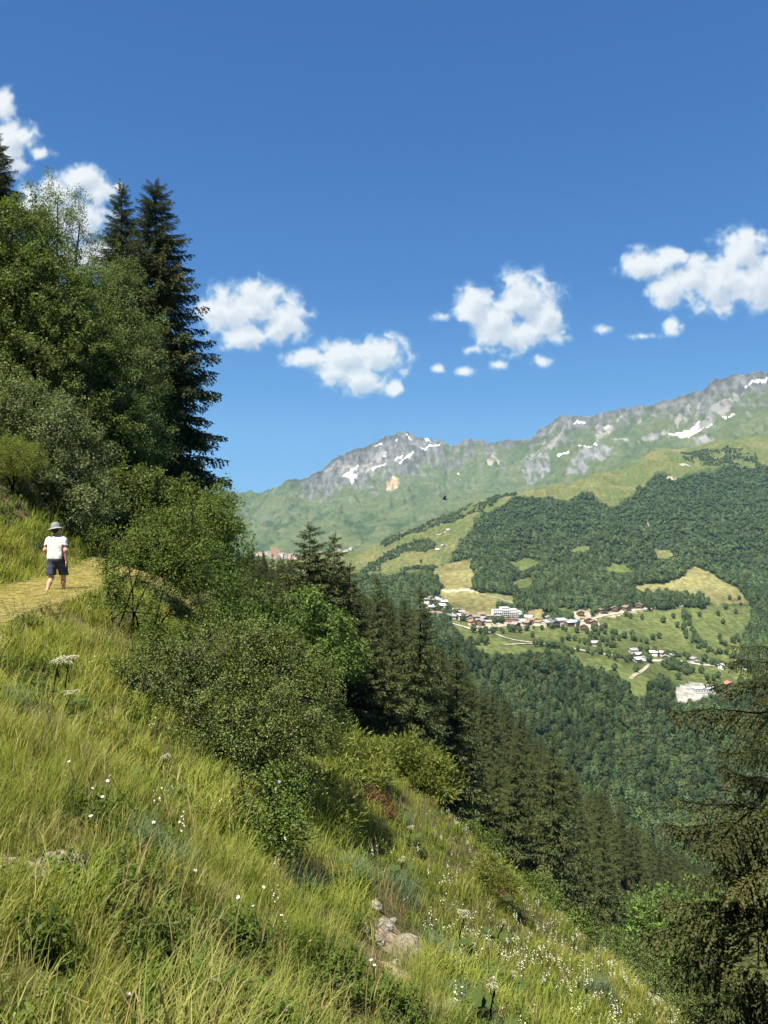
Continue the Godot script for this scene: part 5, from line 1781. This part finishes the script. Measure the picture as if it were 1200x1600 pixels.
	for side in [-1.0, 1.0]:
		var w := Soup.new()
		var root := Vector3(-0.02, 0.02, 0.03 * side)
		var mid2 := Vector3(-0.06, 0.16, 0.2 * side)
		var tip := Vector3(0.1, 0.26, 0.42 * side)
		w.quad(root, mid2, mid2 + Vector3(0.16, -0.02, 0), root + Vector3(0.17, -0.02, 0), blk)
		w.quad(mid2, tip, tip + Vector3(0.05, -0.02, 0), mid2 + Vector3(0.16, -0.02, 0), blk)
		part("wing", w.mesh(), M.plain, bird)


func rock_mesh(seed_value: int, size: float) -> ArrayMesh:
	var n := noise(seed_value, 0.8, 4)
	var s := Soup.new()
	var P := []
	for j in 15:
		var row := []
		for i in 22:
			var a := TAU * i / 22
			var b := PI * j / 14 - PI / 2
			var v := Vector3(cos(b) * cos(a), sin(b), cos(b) * sin(a))
			var q := 1.0 + 0.45 * n.get_noise_3dv(v * 1.4) + 0.1 * n.get_noise_3dv(v * 6.0)
			row.append(Vector3(v.x * size * q, v.y * size * 0.75 * q, v.z * size * 0.8 * q))
		P.append(row)
	var c := Color(0.27, 0.245, 0.205)
	for j in 14:
		for i in 22:
			s.quad(P[j][i], P[j][(i + 1) % 22], P[j + 1][(i + 1) % 22], P[j + 1][i], c)
	return s.mesh()


# ---------------------------------------------------------------- the village
func house(called: String, label: String, px: float, py: float, w: float, l: float, h: float, turn: float, wall: Color, roof: Color, group: String, flat_roof := false, mountain_d := 0.0) -> void:
	var pos: Vector3
	if mountain_d > 0.0:
		pos = Vector3((px - 600.0) / F * mountain_d, height_of(py, mountain_d) - 2.0, -mountain_d)
		h += 2.0
	else:
		var d := distance_of(T_valley, px, py)
		pos = on_valley(px, d) - Vector3(0, 1.0, 0)
		h += 1.0
	var o := thing(called, label, "house", pos, group)
	o.rotation.y = turn
	var s := Soup.new()
	var rise := 0.0 if flat_roof else w * 0.24
	var a := [Vector3(-w / 2, 0, -l / 2), Vector3(w / 2, 0, -l / 2), Vector3(w / 2, 0, l / 2), Vector3(-w / 2, 0, l / 2)]
	var up := Vector3(0, h, 0)
	for k in 4:
		s.quad(a[k], a[(k + 1) % 4], a[(k + 1) % 4] + up, a[k] + up, wall)
	if not flat_roof:
		s.tri(a[0] + up, a[1] + up, Vector3(0, h + rise, -l / 2), wall)
		s.tri(a[2] + up, a[3] + up, Vector3(0, h + rise, l / 2), wall)
	part("wall", s.mesh(), M.plain, o)
	var r := Soup.new()
	if flat_roof:
		r.box(Vector3(0, h + 0.2, 0), Vector3(w + 0.8, 0.5, l + 0.8), Basis(), roof)
	else:
		var ang := atan2(rise, w / 2)
		var len := (w / 2 + 1.0) / cos(ang)
		for sd in [-1.0, 1.0]:
			var b := Basis(Vector3.BACK, -sd * ang)
			r.box(Vector3(sd * (w / 2 + 1.0) * 0.5, h + rise - (w / 2 + 1.0) * 0.5 * tan(ang) + 0.2, 0), Vector3(len, 0.35, l + 2.0), b, roof)
	part("roof", r.mesh(), M.plain, o)
	if not flat_roof:
		var c := Soup.new()
		c.box(Vector3(w * 0.2, h + rise * 0.9, l * 0.15), Vector3(0.9, 2.2, 0.9), Basis(), Color(0.35, 0.32, 0.3))
		part("chimney", c.mesh(), M.plain, o)
	if mountain_d == 0.0:
		var win := Soup.new()
		win.box(Vector3.ZERO, Vector3(1.5, 1.5, 0.12), Basis(), Color(0.05, 0.055, 0.065))
		var wm := win.mesh()
		for f in int(h / 3.0):
			for k in int(w / 3.5):
				for sd in [-1.0, 1.0]:
					var q := part("window", wm, M.plain, o)
					q.position = Vector3(-w / 2 + w * (k + 0.5) / int(w / 3.5), 1.0 + 1.7 + f * 2.9, sd * l / 2)
		var bal := Soup.new()
		bal.box(Vector3(0, 3.9, l / 2 + 0.5), Vector3(w * 0.9, 0.9, 1.0), Basis(), wall * 0.6)
		if h > 6.0:
			part("balcony", bal.mesh(), M.plain, o)


func build_village() -> void:
	var r := rnd(909)
	var wood := Color(0.15, 0.10, 0.065)
	var stone := Color(0.36, 0.33, 0.29)
	var white := Color(0.66, 0.63, 0.58)
	var cream := Color(0.5, 0.43, 0.32)
	var slate := Color(0.21, 0.20, 0.20)
	var brown := Color(0.19, 0.14, 0.11)
	var tin := Color(0.42, 0.42, 0.43)
	var red := Color(0.34, 0.14, 0.09)
	var blue := Color(0.17, 0.22, 0.30)
	var walls := [wood, stone, white, cream]
	var roofs := [slate, brown, tin, brown, slate]
	# the big white hotel
	var d := distance_of(T_valley, 790, 966)
	var pos := on_valley(790, d) - Vector3(0, 1.5, 0)
	var hotel := thing("hotel", "large white stepped hotel block in the middle of the village", "hotel", pos)
	hotel.rotation.y = 0.12
	var blocks := [[-15.0, 13.0, 15.0], [-2.0, 13.0, 18.5], [11.0, 13.0, 15.5], [21.0, 8.0, 12.0]]
	var win := Soup.new()
	win.box(Vector3.ZERO, Vector3(1.6, 1.5, 0.14), Basis(), Color(0.06, 0.065, 0.075))
	var wm := win.mesh()
	for q in blocks:
		var s := Soup.new()
		s.box(Vector3(q[0], q[2] / 2, 0), Vector3(q[1] - 0.02, q[2], 14), Basis(), Color(0.72, 0.71, 0.69))
		part("wall", s.mesh(), M.plain, hotel)
		var t := Soup.new()
		t.box(Vector3(q[0], q[2] + 0.3, 0), Vector3(q[1] + 0.3, 0.6, 15), Basis(), Color(0.5, 0.48, 0.46))
		part("roof", t.mesh(), M.plain, hotel)
		for f in int((q[2] - 2.0) / 3.0):
			for k in int(q[1] / 3.2):
				var p := part("window", wm, M.plain, hotel)
				p.position = Vector3(q[0] - q[1] / 2 + q[1] * (k + 0.5) / int(q[1] / 3.2), 3.4 + f * 3.0, 7.02)
			var b := Soup.new()
			b.box(Vector3(q[0], 2.4 + f * 3.0, 7.7), Vector3(q[1] * 0.94, 0.5, 1.3), Basis(), Color(0.6, 0.58, 0.56))
			part("balcony", b.mesh(), M.plain, hotel)
	house("village_house", "long brown building in front of the white hotel", 772, 971, 22, 12, 9, 0.1, Color(0.16, 0.12, 0.10), slate, "village houses", true)
	house("village_house", "low red brown building below the white hotel", 797, 972, 20, 9, 5, 0.1, Color(0.3, 0.16, 0.12), brown, "village houses", true)
	var left := "houses at the left end of the village"
	for q in [[668, 941], [674, 938], [681, 937], [688, 940], [694, 944], [672, 951], [680, 954], [690, 950], [699, 954], [676, 962], [684, 963], [692, 964], [700, 965], [708, 965], [716, 966], [712, 957], [721, 959], [727, 962], [733, 964]]:
		house("village_house", "small chalet in the cluster at the left end of the village", q[0], q[1] + 2, r.randf_range(7, 11), r.randf_range(8, 12), r.randf_range(4.5, 7), r.randf() * 3.0, walls[r.randi() % 4], roofs[r.randi() % 5], left)
	house("village_house", "red roofed house below the left cluster", 737, 977, 8, 9, 6, 0.4, cream, red, "village houses")
	var mid := "houses in the middle of the village"
	for q in [[744, 965], [751, 963], [757, 969], [763, 974], [750, 975], [815, 973], [823, 975], [832, 972], [842, 975], [851, 977], [875, 972], [882, 971], [889, 976], [857, 968], [806, 978], [826, 968]]:
		house("village_house", "chalet in the middle row of the village, beside the hotel", q[0], q[1] + 2, r.randf_range(7, 12), r.randf_range(8, 13), r.randf_range(4.5, 7.5), r.randf() * 3.0, walls[r.randi() % 4], roofs[r.randi() % 5], mid)
	house("village_house", "dark blue grey roofed chalet right of the middle row", 865, 979, 15, 13, 6, 0.3, wood, Color(0.10, 0.11, 0.14), mid)
	house("village_house", "blue roofed building near the new chalets", 897, 977, 13, 14, 6, 0.8, stone, blue, mid)
	for q in [[907, 961, "dark chalet alone on a pale building plot"], [912, 983, "lowest of the new chalets on the pale plot"], [919, 973, "new brown chalet at the back of the pale plot"], [928, 977, "new brown chalet at the right of the pale plot"], [942, 957, "leftmost chalet of the row at the wood's edge"], [960, 954, "second chalet of the row at the wood's edge"], [979, 953, "third chalet of the row at the wood's edge"], [998, 949, "rightmost chalet of the row at the wood's edge"]]:
		house("chalet", q[2], q[0], q[1] + 1, 10.5, 11, 6.5, r.randf_range(-0.4, 0.4), Color(0.2, 0.13, 0.085), brown, "new wooden chalets")
	for q in [[929, 1010, stone, tin, "lone house by the road left of the hamlet"], [989, 1021, white, slate, "leftmost house of the hamlet"], [997, 1027, wood, tin, "dark wooden house in the hamlet"], [1005, 1032, white, tin, "pale barn at the front of the hamlet"], [995, 1035, stone, tin, "low shed at the front of the hamlet"], [1021, 1024, white, tin, "white house at the middle of the hamlet"], [1033, 1024, cream, Color(0.4, 0.3, 0.26), "pinkish roofed house in the hamlet"], [1048, 1027, stone, slate, "grey house at the right end of the hamlet"], [1085, 1034, white, slate, "white gabled house alone right of the hamlet"], [1127, 1044, white, tin, "white shed by the road at the right"], [1040, 1030, wood, slate, "small brown house behind the grey one in the hamlet"]]:
		house("hamlet_house", q[4], q[0], q[1], r.randf_range(7, 9.5), r.randf_range(8, 11), r.randf_range(4, 5.5), r.randf() * 3.0, q[2], q[3], "houses of the hamlet")
	house("shed", "long pale metal shed on the gravel site", 1094, 1079, 18, 9, 4.5, 0.05, Color(0.45, 0.45, 0.45), Color(0.5, 0.5, 0.5), "sheds on the gravel site", true)
	house("shed", "small grey shed right of the long one on the gravel site", 1112, 1079, 9, 7, 3.5, 0.1, Color(0.3, 0.31, 0.32), tin, "sheds on the gravel site")
	house("shed", "pale cabin at the back of the gravel site", 1122, 1076, 7, 5, 3, 0.2, Color(0.5, 0.5, 0.48), tin, "sheds on the gravel site", true)
	house("hamlet_house", "red roofed house at the end of the gravel site", 1139, 1075, 11, 9, 5, 0.0, Color(0.4, 0.26, 0.2), red, "houses of the hamlet")
	for q in [[700, 831], [650, 843], [683, 862], [692, 858]]:
		house("mountain_hut", "small pale hut high on the open hill", q[0], q[1], 8, 9, 4, r.randf() * 3.0, stone, tin, "huts on the open hill")
	# the town far up the valley
	var tg := "buildings of the far town"
	house("tower_block", "orange tower block of the far town, left of the spruces", 429, 868, 30, 24, 32, 0.2, Color(0.42, 0.24, 0.17), Color(0.4, 0.25, 0.2), tg, true, 3060.0)
	for q in [[405, 868, 40, 9], [414, 866, 26, 9], [422, 869, 18, 12], [426, 873, 16, 12], [434, 872, 22, 12], [441, 870, 18, 14], [447, 872, 18, 16], [452, 872, 20, 16], [458, 871, 18, 13], [440, 877, 20, 11], [446, 878, 18, 12], [451, 880, 20, 10], [444, 883, 22, 8], [455, 876, 16, 12], [462, 874, 16, 12], [419, 864, 20, 10], [437, 866, 16, 10], [526, 868, 20, 12], [532, 866, 20, 14], [538, 864, 18, 12], [543, 862, 16, 10], [530, 861, 18, 10], [548, 859, 16, 9], [502, 866, 20, 12], [469, 868, 16, 10]]:
		var col: Color = [Color(0.58, 0.54, 0.5), Color(0.42, 0.34, 0.3), Color(0.5, 0.5, 0.52), Color(0.6, 0.5, 0.3), Color(0.33, 0.27, 0.25), Color(0.55, 0.36, 0.28)][r.randi() % 6]
		house("town_building", "apartment building in the cluster of the far town" if q[0] < 480 else "apartment building of the far town right of the two pointed spruces", q[0], q[1], q[2], 14, q[3], r.randf_range(-0.6, 0.6), col, Color(0.3, 0.28, 0.28), tg, r.randf() < 0.5, 3020.0 + (884 - q[1]) * 22.0)


# ---------------------------------------------------------------- the walker
func body_mesh(bones: Array, cell: float, blend: float, cut = null) -> Array:
	# tapered capsules joined by a smooth minimum and meshed as surface nets -> [vertices, normals, indices]
	var lo := Vector3.ONE * 1e9
	var hi := Vector3.ONE * -1e9
	for b in bones:
		for e in [[b[0], b[2]], [b[1], b[3]]]:
			lo = lo.min(e[0] - Vector3.ONE * (e[1] + cell * 3))
			hi = hi.max(e[0] + Vector3.ONE * (e[1] + cell * 3))
	var nx := int((hi.x - lo.x) / cell) + 2
	var ny := int((hi.y - lo.y) / cell) + 2
	var nz := int((hi.z - lo.z) / cell) + 2
	var f := PackedFloat32Array()
	f.resize(nx * ny * nz)
	f.fill(1.0)
	for b in bones:
		var a: Vector3 = b[0]
		var e: Vector3 = b[1]
		var rm := maxf(b[2], b[3]) + blend + cell * 2
		var l := ((a.min(e) - Vector3.ONE * rm - lo) / cell).floor()
		var h := ((a.max(e) + Vector3.ONE * rm - lo) / cell).ceil()
		var ax := e - a
		var ll := maxf(ax.length_squared(), 1e-9)
		for z in range(maxi(int(l.z), 0), mini(int(h.z), nz - 1) + 1):
			for y in range(maxi(int(l.y), 0), mini(int(h.y), ny - 1) + 1):
				var at_ := (z * ny + y) * nx
				for x in range(maxi(int(l.x), 0), mini(int(h.x), nx - 1) + 1):
					var p := lo + Vector3(x, y, z) * cell
					var t := clampf((p - a).dot(ax) / ll, 0.0, 1.0)
					var dd := (p - a - ax * t).length() - lerpf(b[2], b[3], t)
					var o := f[at_ + x]
					var k := maxf(blend - absf(o - dd), 0.0) / blend
					f[at_ + x] = minf(o, dd) - k * k * blend * 0.25
	if cut != null:
		for z in nz:
			for y in ny:
				for x in nx:
					var i := (z * ny + y) * nx + x
					if f[i] < cell * 3:
						f[i] = maxf(f[i], cut.call(lo + Vector3(x, y, z) * cell))
	var V := PackedVector3Array()
	var id := {}
	var corner := [0, 1, nx, nx + 1, nx * ny, nx * ny + 1, nx * ny + nx, nx * ny + nx + 1]
	var off := [Vector3(0, 0, 0), Vector3(1, 0, 0), Vector3(0, 1, 0), Vector3(1, 1, 0), Vector3(0, 0, 1), Vector3(1, 0, 1), Vector3(0, 1, 1), Vector3(1, 1, 1)]
	var edges := [[0, 1], [2, 3], [4, 5], [6, 7], [0, 2], [1, 3], [4, 6], [5, 7], [0, 4], [1, 5], [2, 6], [3, 7]]
	for z in nz - 1:
		for y in ny - 1:
			for x in nx - 1:
				var i := (z * ny + y) * nx + x
				if f[i] > cell * 2.0 or f[i] < -cell * 2.0:
					continue
				var n := 0
				for c in corner:
					if f[i + c] < 0.0: n += 1
				if n == 0 or n == 8:
					continue
				var sum := Vector3.ZERO
				var m := 0
				for e in edges:
					var v0 := f[i + corner[e[0]]]
					var v1 := f[i + corner[e[1]]]
					if (v0 < 0.0) != (v1 < 0.0):
						sum += off[e[0]].lerp(off[e[1]], v0 / (v0 - v1))
						m += 1
				id[i] = V.size()
				V.append(lo + (Vector3(x, y, z) + sum / m) * cell)
	var I := PackedInt32Array()
	for i in id:
		for ax in 3:
			var s1: int = [1, nx, nx * ny][ax]
			var s2: int = [nx, nx * ny, 1][ax]
			var s3: int = [nx * ny, 1, nx][ax]
			# edge from i along s1 is shared by cells i, i-s2, i-s3, i-s2-s3
			if (f[i] < 0.0) == (f[i + s1] < 0.0):
				continue
			if not (id.has(i - s2) and id.has(i - s3) and id.has(i - s2 - s3)):
				continue
			var q := [id[i], id[i - s2], id[i - s2 - s3], id[i - s3]]
			if f[i] < 0.0:
				I.append_array([q[0], q[1], q[2], q[0], q[2], q[3]])
			else:
				I.append_array([q[0], q[2], q[1], q[0], q[3], q[2]])
	return [V, I]


func as_mesh(parts: Array, col: Callable, wrinkle := 0.0) -> ArrayMesh:
	var V := PackedVector3Array()
	var I := PackedInt32Array()
	for p in parts:
		var n := V.size()
		V.append_array(p[0])
		for i in p[1]:
			I.append(i + n)
	var N := PackedVector3Array()
	N.resize(V.size())
	for k in range(0, I.size(), 3):
		var c := (V[I[k + 2]] - V[I[k]]).cross(V[I[k + 1]] - V[I[k]])
		for q in 3:
			N[I[k + q]] += c
	for i in V.size():
		N[i] = N[i].normalized()
	if wrinkle > 0.0:
		var wn := noise(73, 3.4, 2)
		for i in V.size():
			var q := V[i]
			V[i] += N[i] * wrinkle * wn.get_noise_3d(q.x * 2.2 + q.y * 1.6, q.y * 0.9 - q.x * 0.7, q.z * 2.0)
		N.fill(Vector3.ZERO)
		for k in range(0, I.size(), 3):
			var c := (V[I[k + 2]] - V[I[k]]).cross(V[I[k + 1]] - V[I[k]])
			for q in 3:
				N[I[k + q]] += c
	for i in V.size():
		N[i] = N[i].normalized()
	var C := PackedColorArray()
	for i in V.size():
		C.append(col.call(V[i]))
	var a := []
	a.resize(Mesh.ARRAY_MAX)
	a[Mesh.ARRAY_VERTEX] = V
	a[Mesh.ARRAY_NORMAL] = N
	a[Mesh.ARRAY_COLOR] = C
	a[Mesh.ARRAY_INDEX] = I
	var m := ArrayMesh.new()
	m.add_surface_from_arrays(Mesh.PRIMITIVE_TRIANGLES, a)
	return m


func build_person() -> void:
	# seen from behind, mid-stride, facing -z
	var x0 := (88.0 - 600.0) / F * 17.6
	var foot := Vector3(x0, ground(x0, -17.6) + 0.04, -17.6)
	var o := thing("person", "person in white T-shirt, dark shorts and grey sun hat walking away on the path", "person", foot)
	o.rotation.y = -0.08
	var V := func(x, y, z): return Vector3(x, y, z)
	var hipL := Vector3(-0.095, 0.93, 0.01)
	var hipR := Vector3(0.095, 0.93, -0.01)
	var kneeL := Vector3(-0.10, 0.50, 0.03)
	var ankL := Vector3(-0.12, 0.12, 0.24)
	var kneeR := Vector3(0.10, 0.52, -0.15)
	var ankR := Vector3(0.10, 0.10, -0.17)
	var shL := Vector3(-0.185, 1.385, 0.0)
	var shR := Vector3(0.185, 1.385, 0.0)
	var elL := Vector3(-0.265, 1.15, 0.02)
	var wrL := Vector3(-0.22, 0.95, -0.14)
	var elR := Vector3(0.255, 1.14, 0.03)
	var wrR := Vector3(0.245, 0.89, -0.01)
	var torso := [[Vector3(-0.085, 0.96, 0), Vector3(-0.1, 1.33, 0.0), 0.105, 0.105], [Vector3(0.085, 0.96, 0), Vector3(0.1, 1.33, 0.0), 0.105, 0.105], [Vector3(0, 1.44, 0), Vector3(-0.15, 1.38, 0), 0.06, 0.06], [Vector3(0, 1.44, 0), Vector3(0.15, 1.38, 0), 0.06, 0.06]]
	var head := Vector3(-0.03, 1.635, -0.04)
	var bones := torso + [[Vector3(0, 1.42, 0.0), head - Vector3(0, 0.06, 0), 0.06, 0.055], [head, head + Vector3(0, 0.06, -0.01), 0.08, 0.088], [head + Vector3(0, -0.05, -0.05), head + Vector3(0, -0.02, -0.04), 0.05, 0.06],
		[head + Vector3(0, 0.0, -0.09), head + Vector3(0, -0.025, -0.115), 0.014, 0.012], [head + Vector3(0.082, 0.0, 0), head + Vector3(0.086, 0.03, 0.008), 0.014, 0.018], [head + Vector3(-0.082, 0.0, 0), head + Vector3(-0.086, 0.03, 0.008), 0.014, 0.018],
		[shL, elL, 0.052, 0.041], [elL, wrL, 0.043, 0.027], [shR, elR, 0.052, 0.041], [elR, wrR, 0.043, 0.027],
		[hipL, kneeL, 0.09, 0.052], [kneeL, kneeL.lerp(ankL, 0.35) + Vector3(0, 0, 0.012), 0.05, 0.05], [kneeL.lerp(ankL, 0.35) + Vector3(0, 0, 0.012), ankL, 0.05, 0.034],
		[hipR, kneeR, 0.09, 0.052], [kneeR, kneeR.lerp(ankR, 0.35) + Vector3(0, 0, 0.015), 0.05, 0.05], [kneeR.lerp(ankR, 0.35) + Vector3(0, 0, 0.015), ankR, 0.05, 0.034]]
	var pieces := [body_mesh(bones, 0.014, 0.05)]
	for h in [[wrR, Vector3(0.005, -1, -0.12), Vector3(-1, 0, 0)], [wrL, Vector3(0.25, -0.6, -0.75), Vector3(1, 0, 0)]]:
		var w: Vector3 = h[0]
		var dir: Vector3 = h[1].normalized()
		var inn: Vector3 = h[2]
		var fwd := dir.cross(inn).normalized()
		if fwd.z > 0: fwd = -fwd
		var hb := [[w, w + dir * 0.06 + fwd * 0.015, 0.026, 0.024], [w, w + dir * 0.07 - fwd * 0.018, 0.024, 0.02]]
		for k in 4:
			var p0 := w + dir * 0.085 + fwd * (0.033 - 0.022 * k)
			var fl: float = [0.034, 0.038, 0.035, 0.028][k]
			var p1 := p0 + dir * fl + inn * 0.008
			var p2 := p1 + dir * fl * 0.75 + inn * fl * 0.6
			hb.append([w + dir * 0.05 + fwd * (0.028 - 0.019 * k), p0, 0.013, 0.0105])
			hb.append([p0, p1, 0.0105, 0.009])
			hb.append([p1, p2, 0.009, 0.008])
		var t0 := w + dir * 0.025 + fwd * 0.03
		var t1 := t0 + fwd * 0.03 + dir * 0.03 + inn * 0.012
		hb.append([t0, t1, 0.014, 0.011])
		hb.append([t1, t1 + dir * 0.032 + inn * 0.006, 0.011, 0.009])
		pieces.append(body_mesh(hb, 0.005, 0.008))
	part("body", as_mesh(pieces, func(_p): return Color(0.46, 0.26, 0.18)), M.skin, o)
	# clothes
	var shirt := []
	for b in torso:
		shirt.append([b[0] - Vector3(0, 0.06 if b[0].y < 1.0 else 0.0, 0), b[1], b[2] + 0.028, b[3] + 0.018])
	shirt += [[Vector3(-0.085, 1.0, 0), Vector3(0.085, 1.0, 0), 0.128, 0.128], [Vector3(0, 1.05, 0), Vector3(0, 1.36, 0.0), 0.128, 0.132], [Vector3(0, 1.43, 0), Vector3(0, 1.47, -0.005), 0.085, 0.07], [shL, shL.lerp(elL, 0.62), 0.068, 0.072], [shR, shR.lerp(elR, 0.62), 0.068, 0.072]]
	var folds := noise(71, 9.0, 2)
	var cut_shirt := func(p): return maxf(maxf(0.925 + 0.05 * p.x - p.y, p.y - 1.485), (-1.0 if absf(p.x) < 0.19 else 1.27 - 0.25 * (absf(p.x) - 0.19) - p.y)) + 0.008 * folds.get_noise_3d(p.x * 1.4, p.y * 0.7 + p.x * 0.6, p.z)
	part("shirt", as_mesh([body_mesh(shirt, 0.014, 0.05, cut_shirt)], func(_p): return Color(0.6, 0.59, 0.58), 0.011), M.cloth, o)
	var shorts := [[Vector3(-0.075, 0.95, 0), Vector3(0.075, 0.95, 0), 0.13, 0.13], [hipL, kneeL + Vector3(-0.01, 0.04, 0.01), 0.115, 0.108], [hipR, kneeR + Vector3(0.01, 0.04, 0), 0.115, 0.108]]
	var cut_shorts := func(p): return maxf(0.545 - p.y, p.y - 0.99) + 0.008 * folds.get_noise_3d(p.x, p.y, p.z)
	part("shorts", as_mesh([body_mesh(shorts, 0.014, 0.04, cut_shorts)], func(_p): return Color(0.052, 0.062, 0.085), 0.02), M.cloth, o)
	for f in [[ankL, Vector3(0, -0.75, -0.55)], [ankR, Vector3(0, -0.12, -1)]]:
		var a: Vector3 = f[0]
		var d: Vector3 = f[1].normalized()
		var up := Vector3(1, 0, 0).cross(d).normalized()
		if up.y < 0: up = -up
		var heel := a - up * 0.05 - d * 0.03
		part("sock", as_mesh([body_mesh([[a + Vector3(0, 0.05, 0).rotated(Vector3.RIGHT, 0.4 if f[0] == ankL else 0.0), a, 0.044, 0.046]], 0.012, 0.02)], func(_p): return Color(0.25, 0.23, 0.22)), M.cloth, o)
		var shoe := part("shoe", as_mesh([body_mesh([[heel, heel + d * 0.21, 0.046, 0.036], [a, heel + d * 0.12, 0.046, 0.04]], 0.01, 0.03)], func(_p): return Color(0.16, 0.13, 0.12)), M.cloth, o)
		part("sole", as_mesh([body_mesh([[heel - up * 0.03, heel + d * 0.22 - up * 0.022, 0.04, 0.036]], 0.01, 0.02, func(p): return (p - heel + up * 0.02).dot(up))], func(_p): return Color(0.03, 0.026, 0.025)), M.cloth, shoe)
	# the sun hat: a crown, a band and a wide dipping brim, tilted to the left
	var hat := Soup.new()
	var brim := Soup.new()
	var band := Soup.new()
	var profile := [[0.0, 0.135], [0.05, 0.13], [0.085, 0.11], [0.1, 0.07], [0.107, 0.03], [0.112, 0.0]]
	var grey := Color(0.19, 0.205, 0.185)
	for k in 28:
		var a0 := TAU * k / 28
		var a1 := TAU * (k + 1) / 28
		for j in 5:
			var p := func(q, a): return Vector3(cos(a) * q[0], q[1], sin(a) * q[0] * 1.12)
			hat.quad(p.call(profile[j], a0), p.call(profile[j], a1), p.call(profile[j + 1], a1), p.call(profile[j + 1], a0), grey)
		var e := func(a, rr, y): return Vector3(cos(a) * rr, y - 0.025 * absf(cos(a)) * (rr - 0.1) / 0.1 + 0.012 * sin(a * 3.0) * (rr - 0.1) / 0.1, sin(a) * rr * 1.12)
		brim.quad(e.call(a0, 0.11, 0.004), e.call(a1, 0.11, 0.004), e.call(a1, 0.2, -0.035), e.call(a0, 0.2, -0.035), grey)
		brim.quad(e.call(a1, 0.11, -0.004), e.call(a0, 0.11, -0.004), e.call(a0, 0.2, -0.041), e.call(a1, 0.2, -0.041), grey)
		brim.quad(e.call(a0, 0.2, -0.035), e.call(a1, 0.2, -0.035), e.call(a1, 0.2, -0.041), e.call(a0, 0.2, -0.041), grey)
		band.quad(e.call(a0, 0.1135, 0.006), e.call(a1, 0.1135, 0.006), e.call(a1, 0.111, 0.03), e.call(a0, 0.111, 0.03), Color(0.16, 0.17, 0.17))
	var hn := part("hat", hat.mesh(), M.cloth, o)
	hn.transform = Transform3D(Basis.from_euler(Vector3(-0.08, 0, 0.2)), head + Vector3(-0.005, 0.05, 0))
	part("brim", brim.mesh(), M.cloth, hn)
	part("hat_band", band.mesh(), M.cloth, hn)
	var hair := as_mesh([body_mesh([[head + Vector3(0, 0.02, 0.025), head + Vector3(0, 0.05, 0.02), 0.084, 0.082], [head + Vector3(0, -0.045, 0.035), head + Vector3(0, 0.0, 0.03), 0.055, 0.075]], 0.012, 0.03, func(p): return p.y - head.y - 0.09)], func(_p): return Color(0.05, 0.032, 0.022))
	part("hair", hair, M.cloth, o)
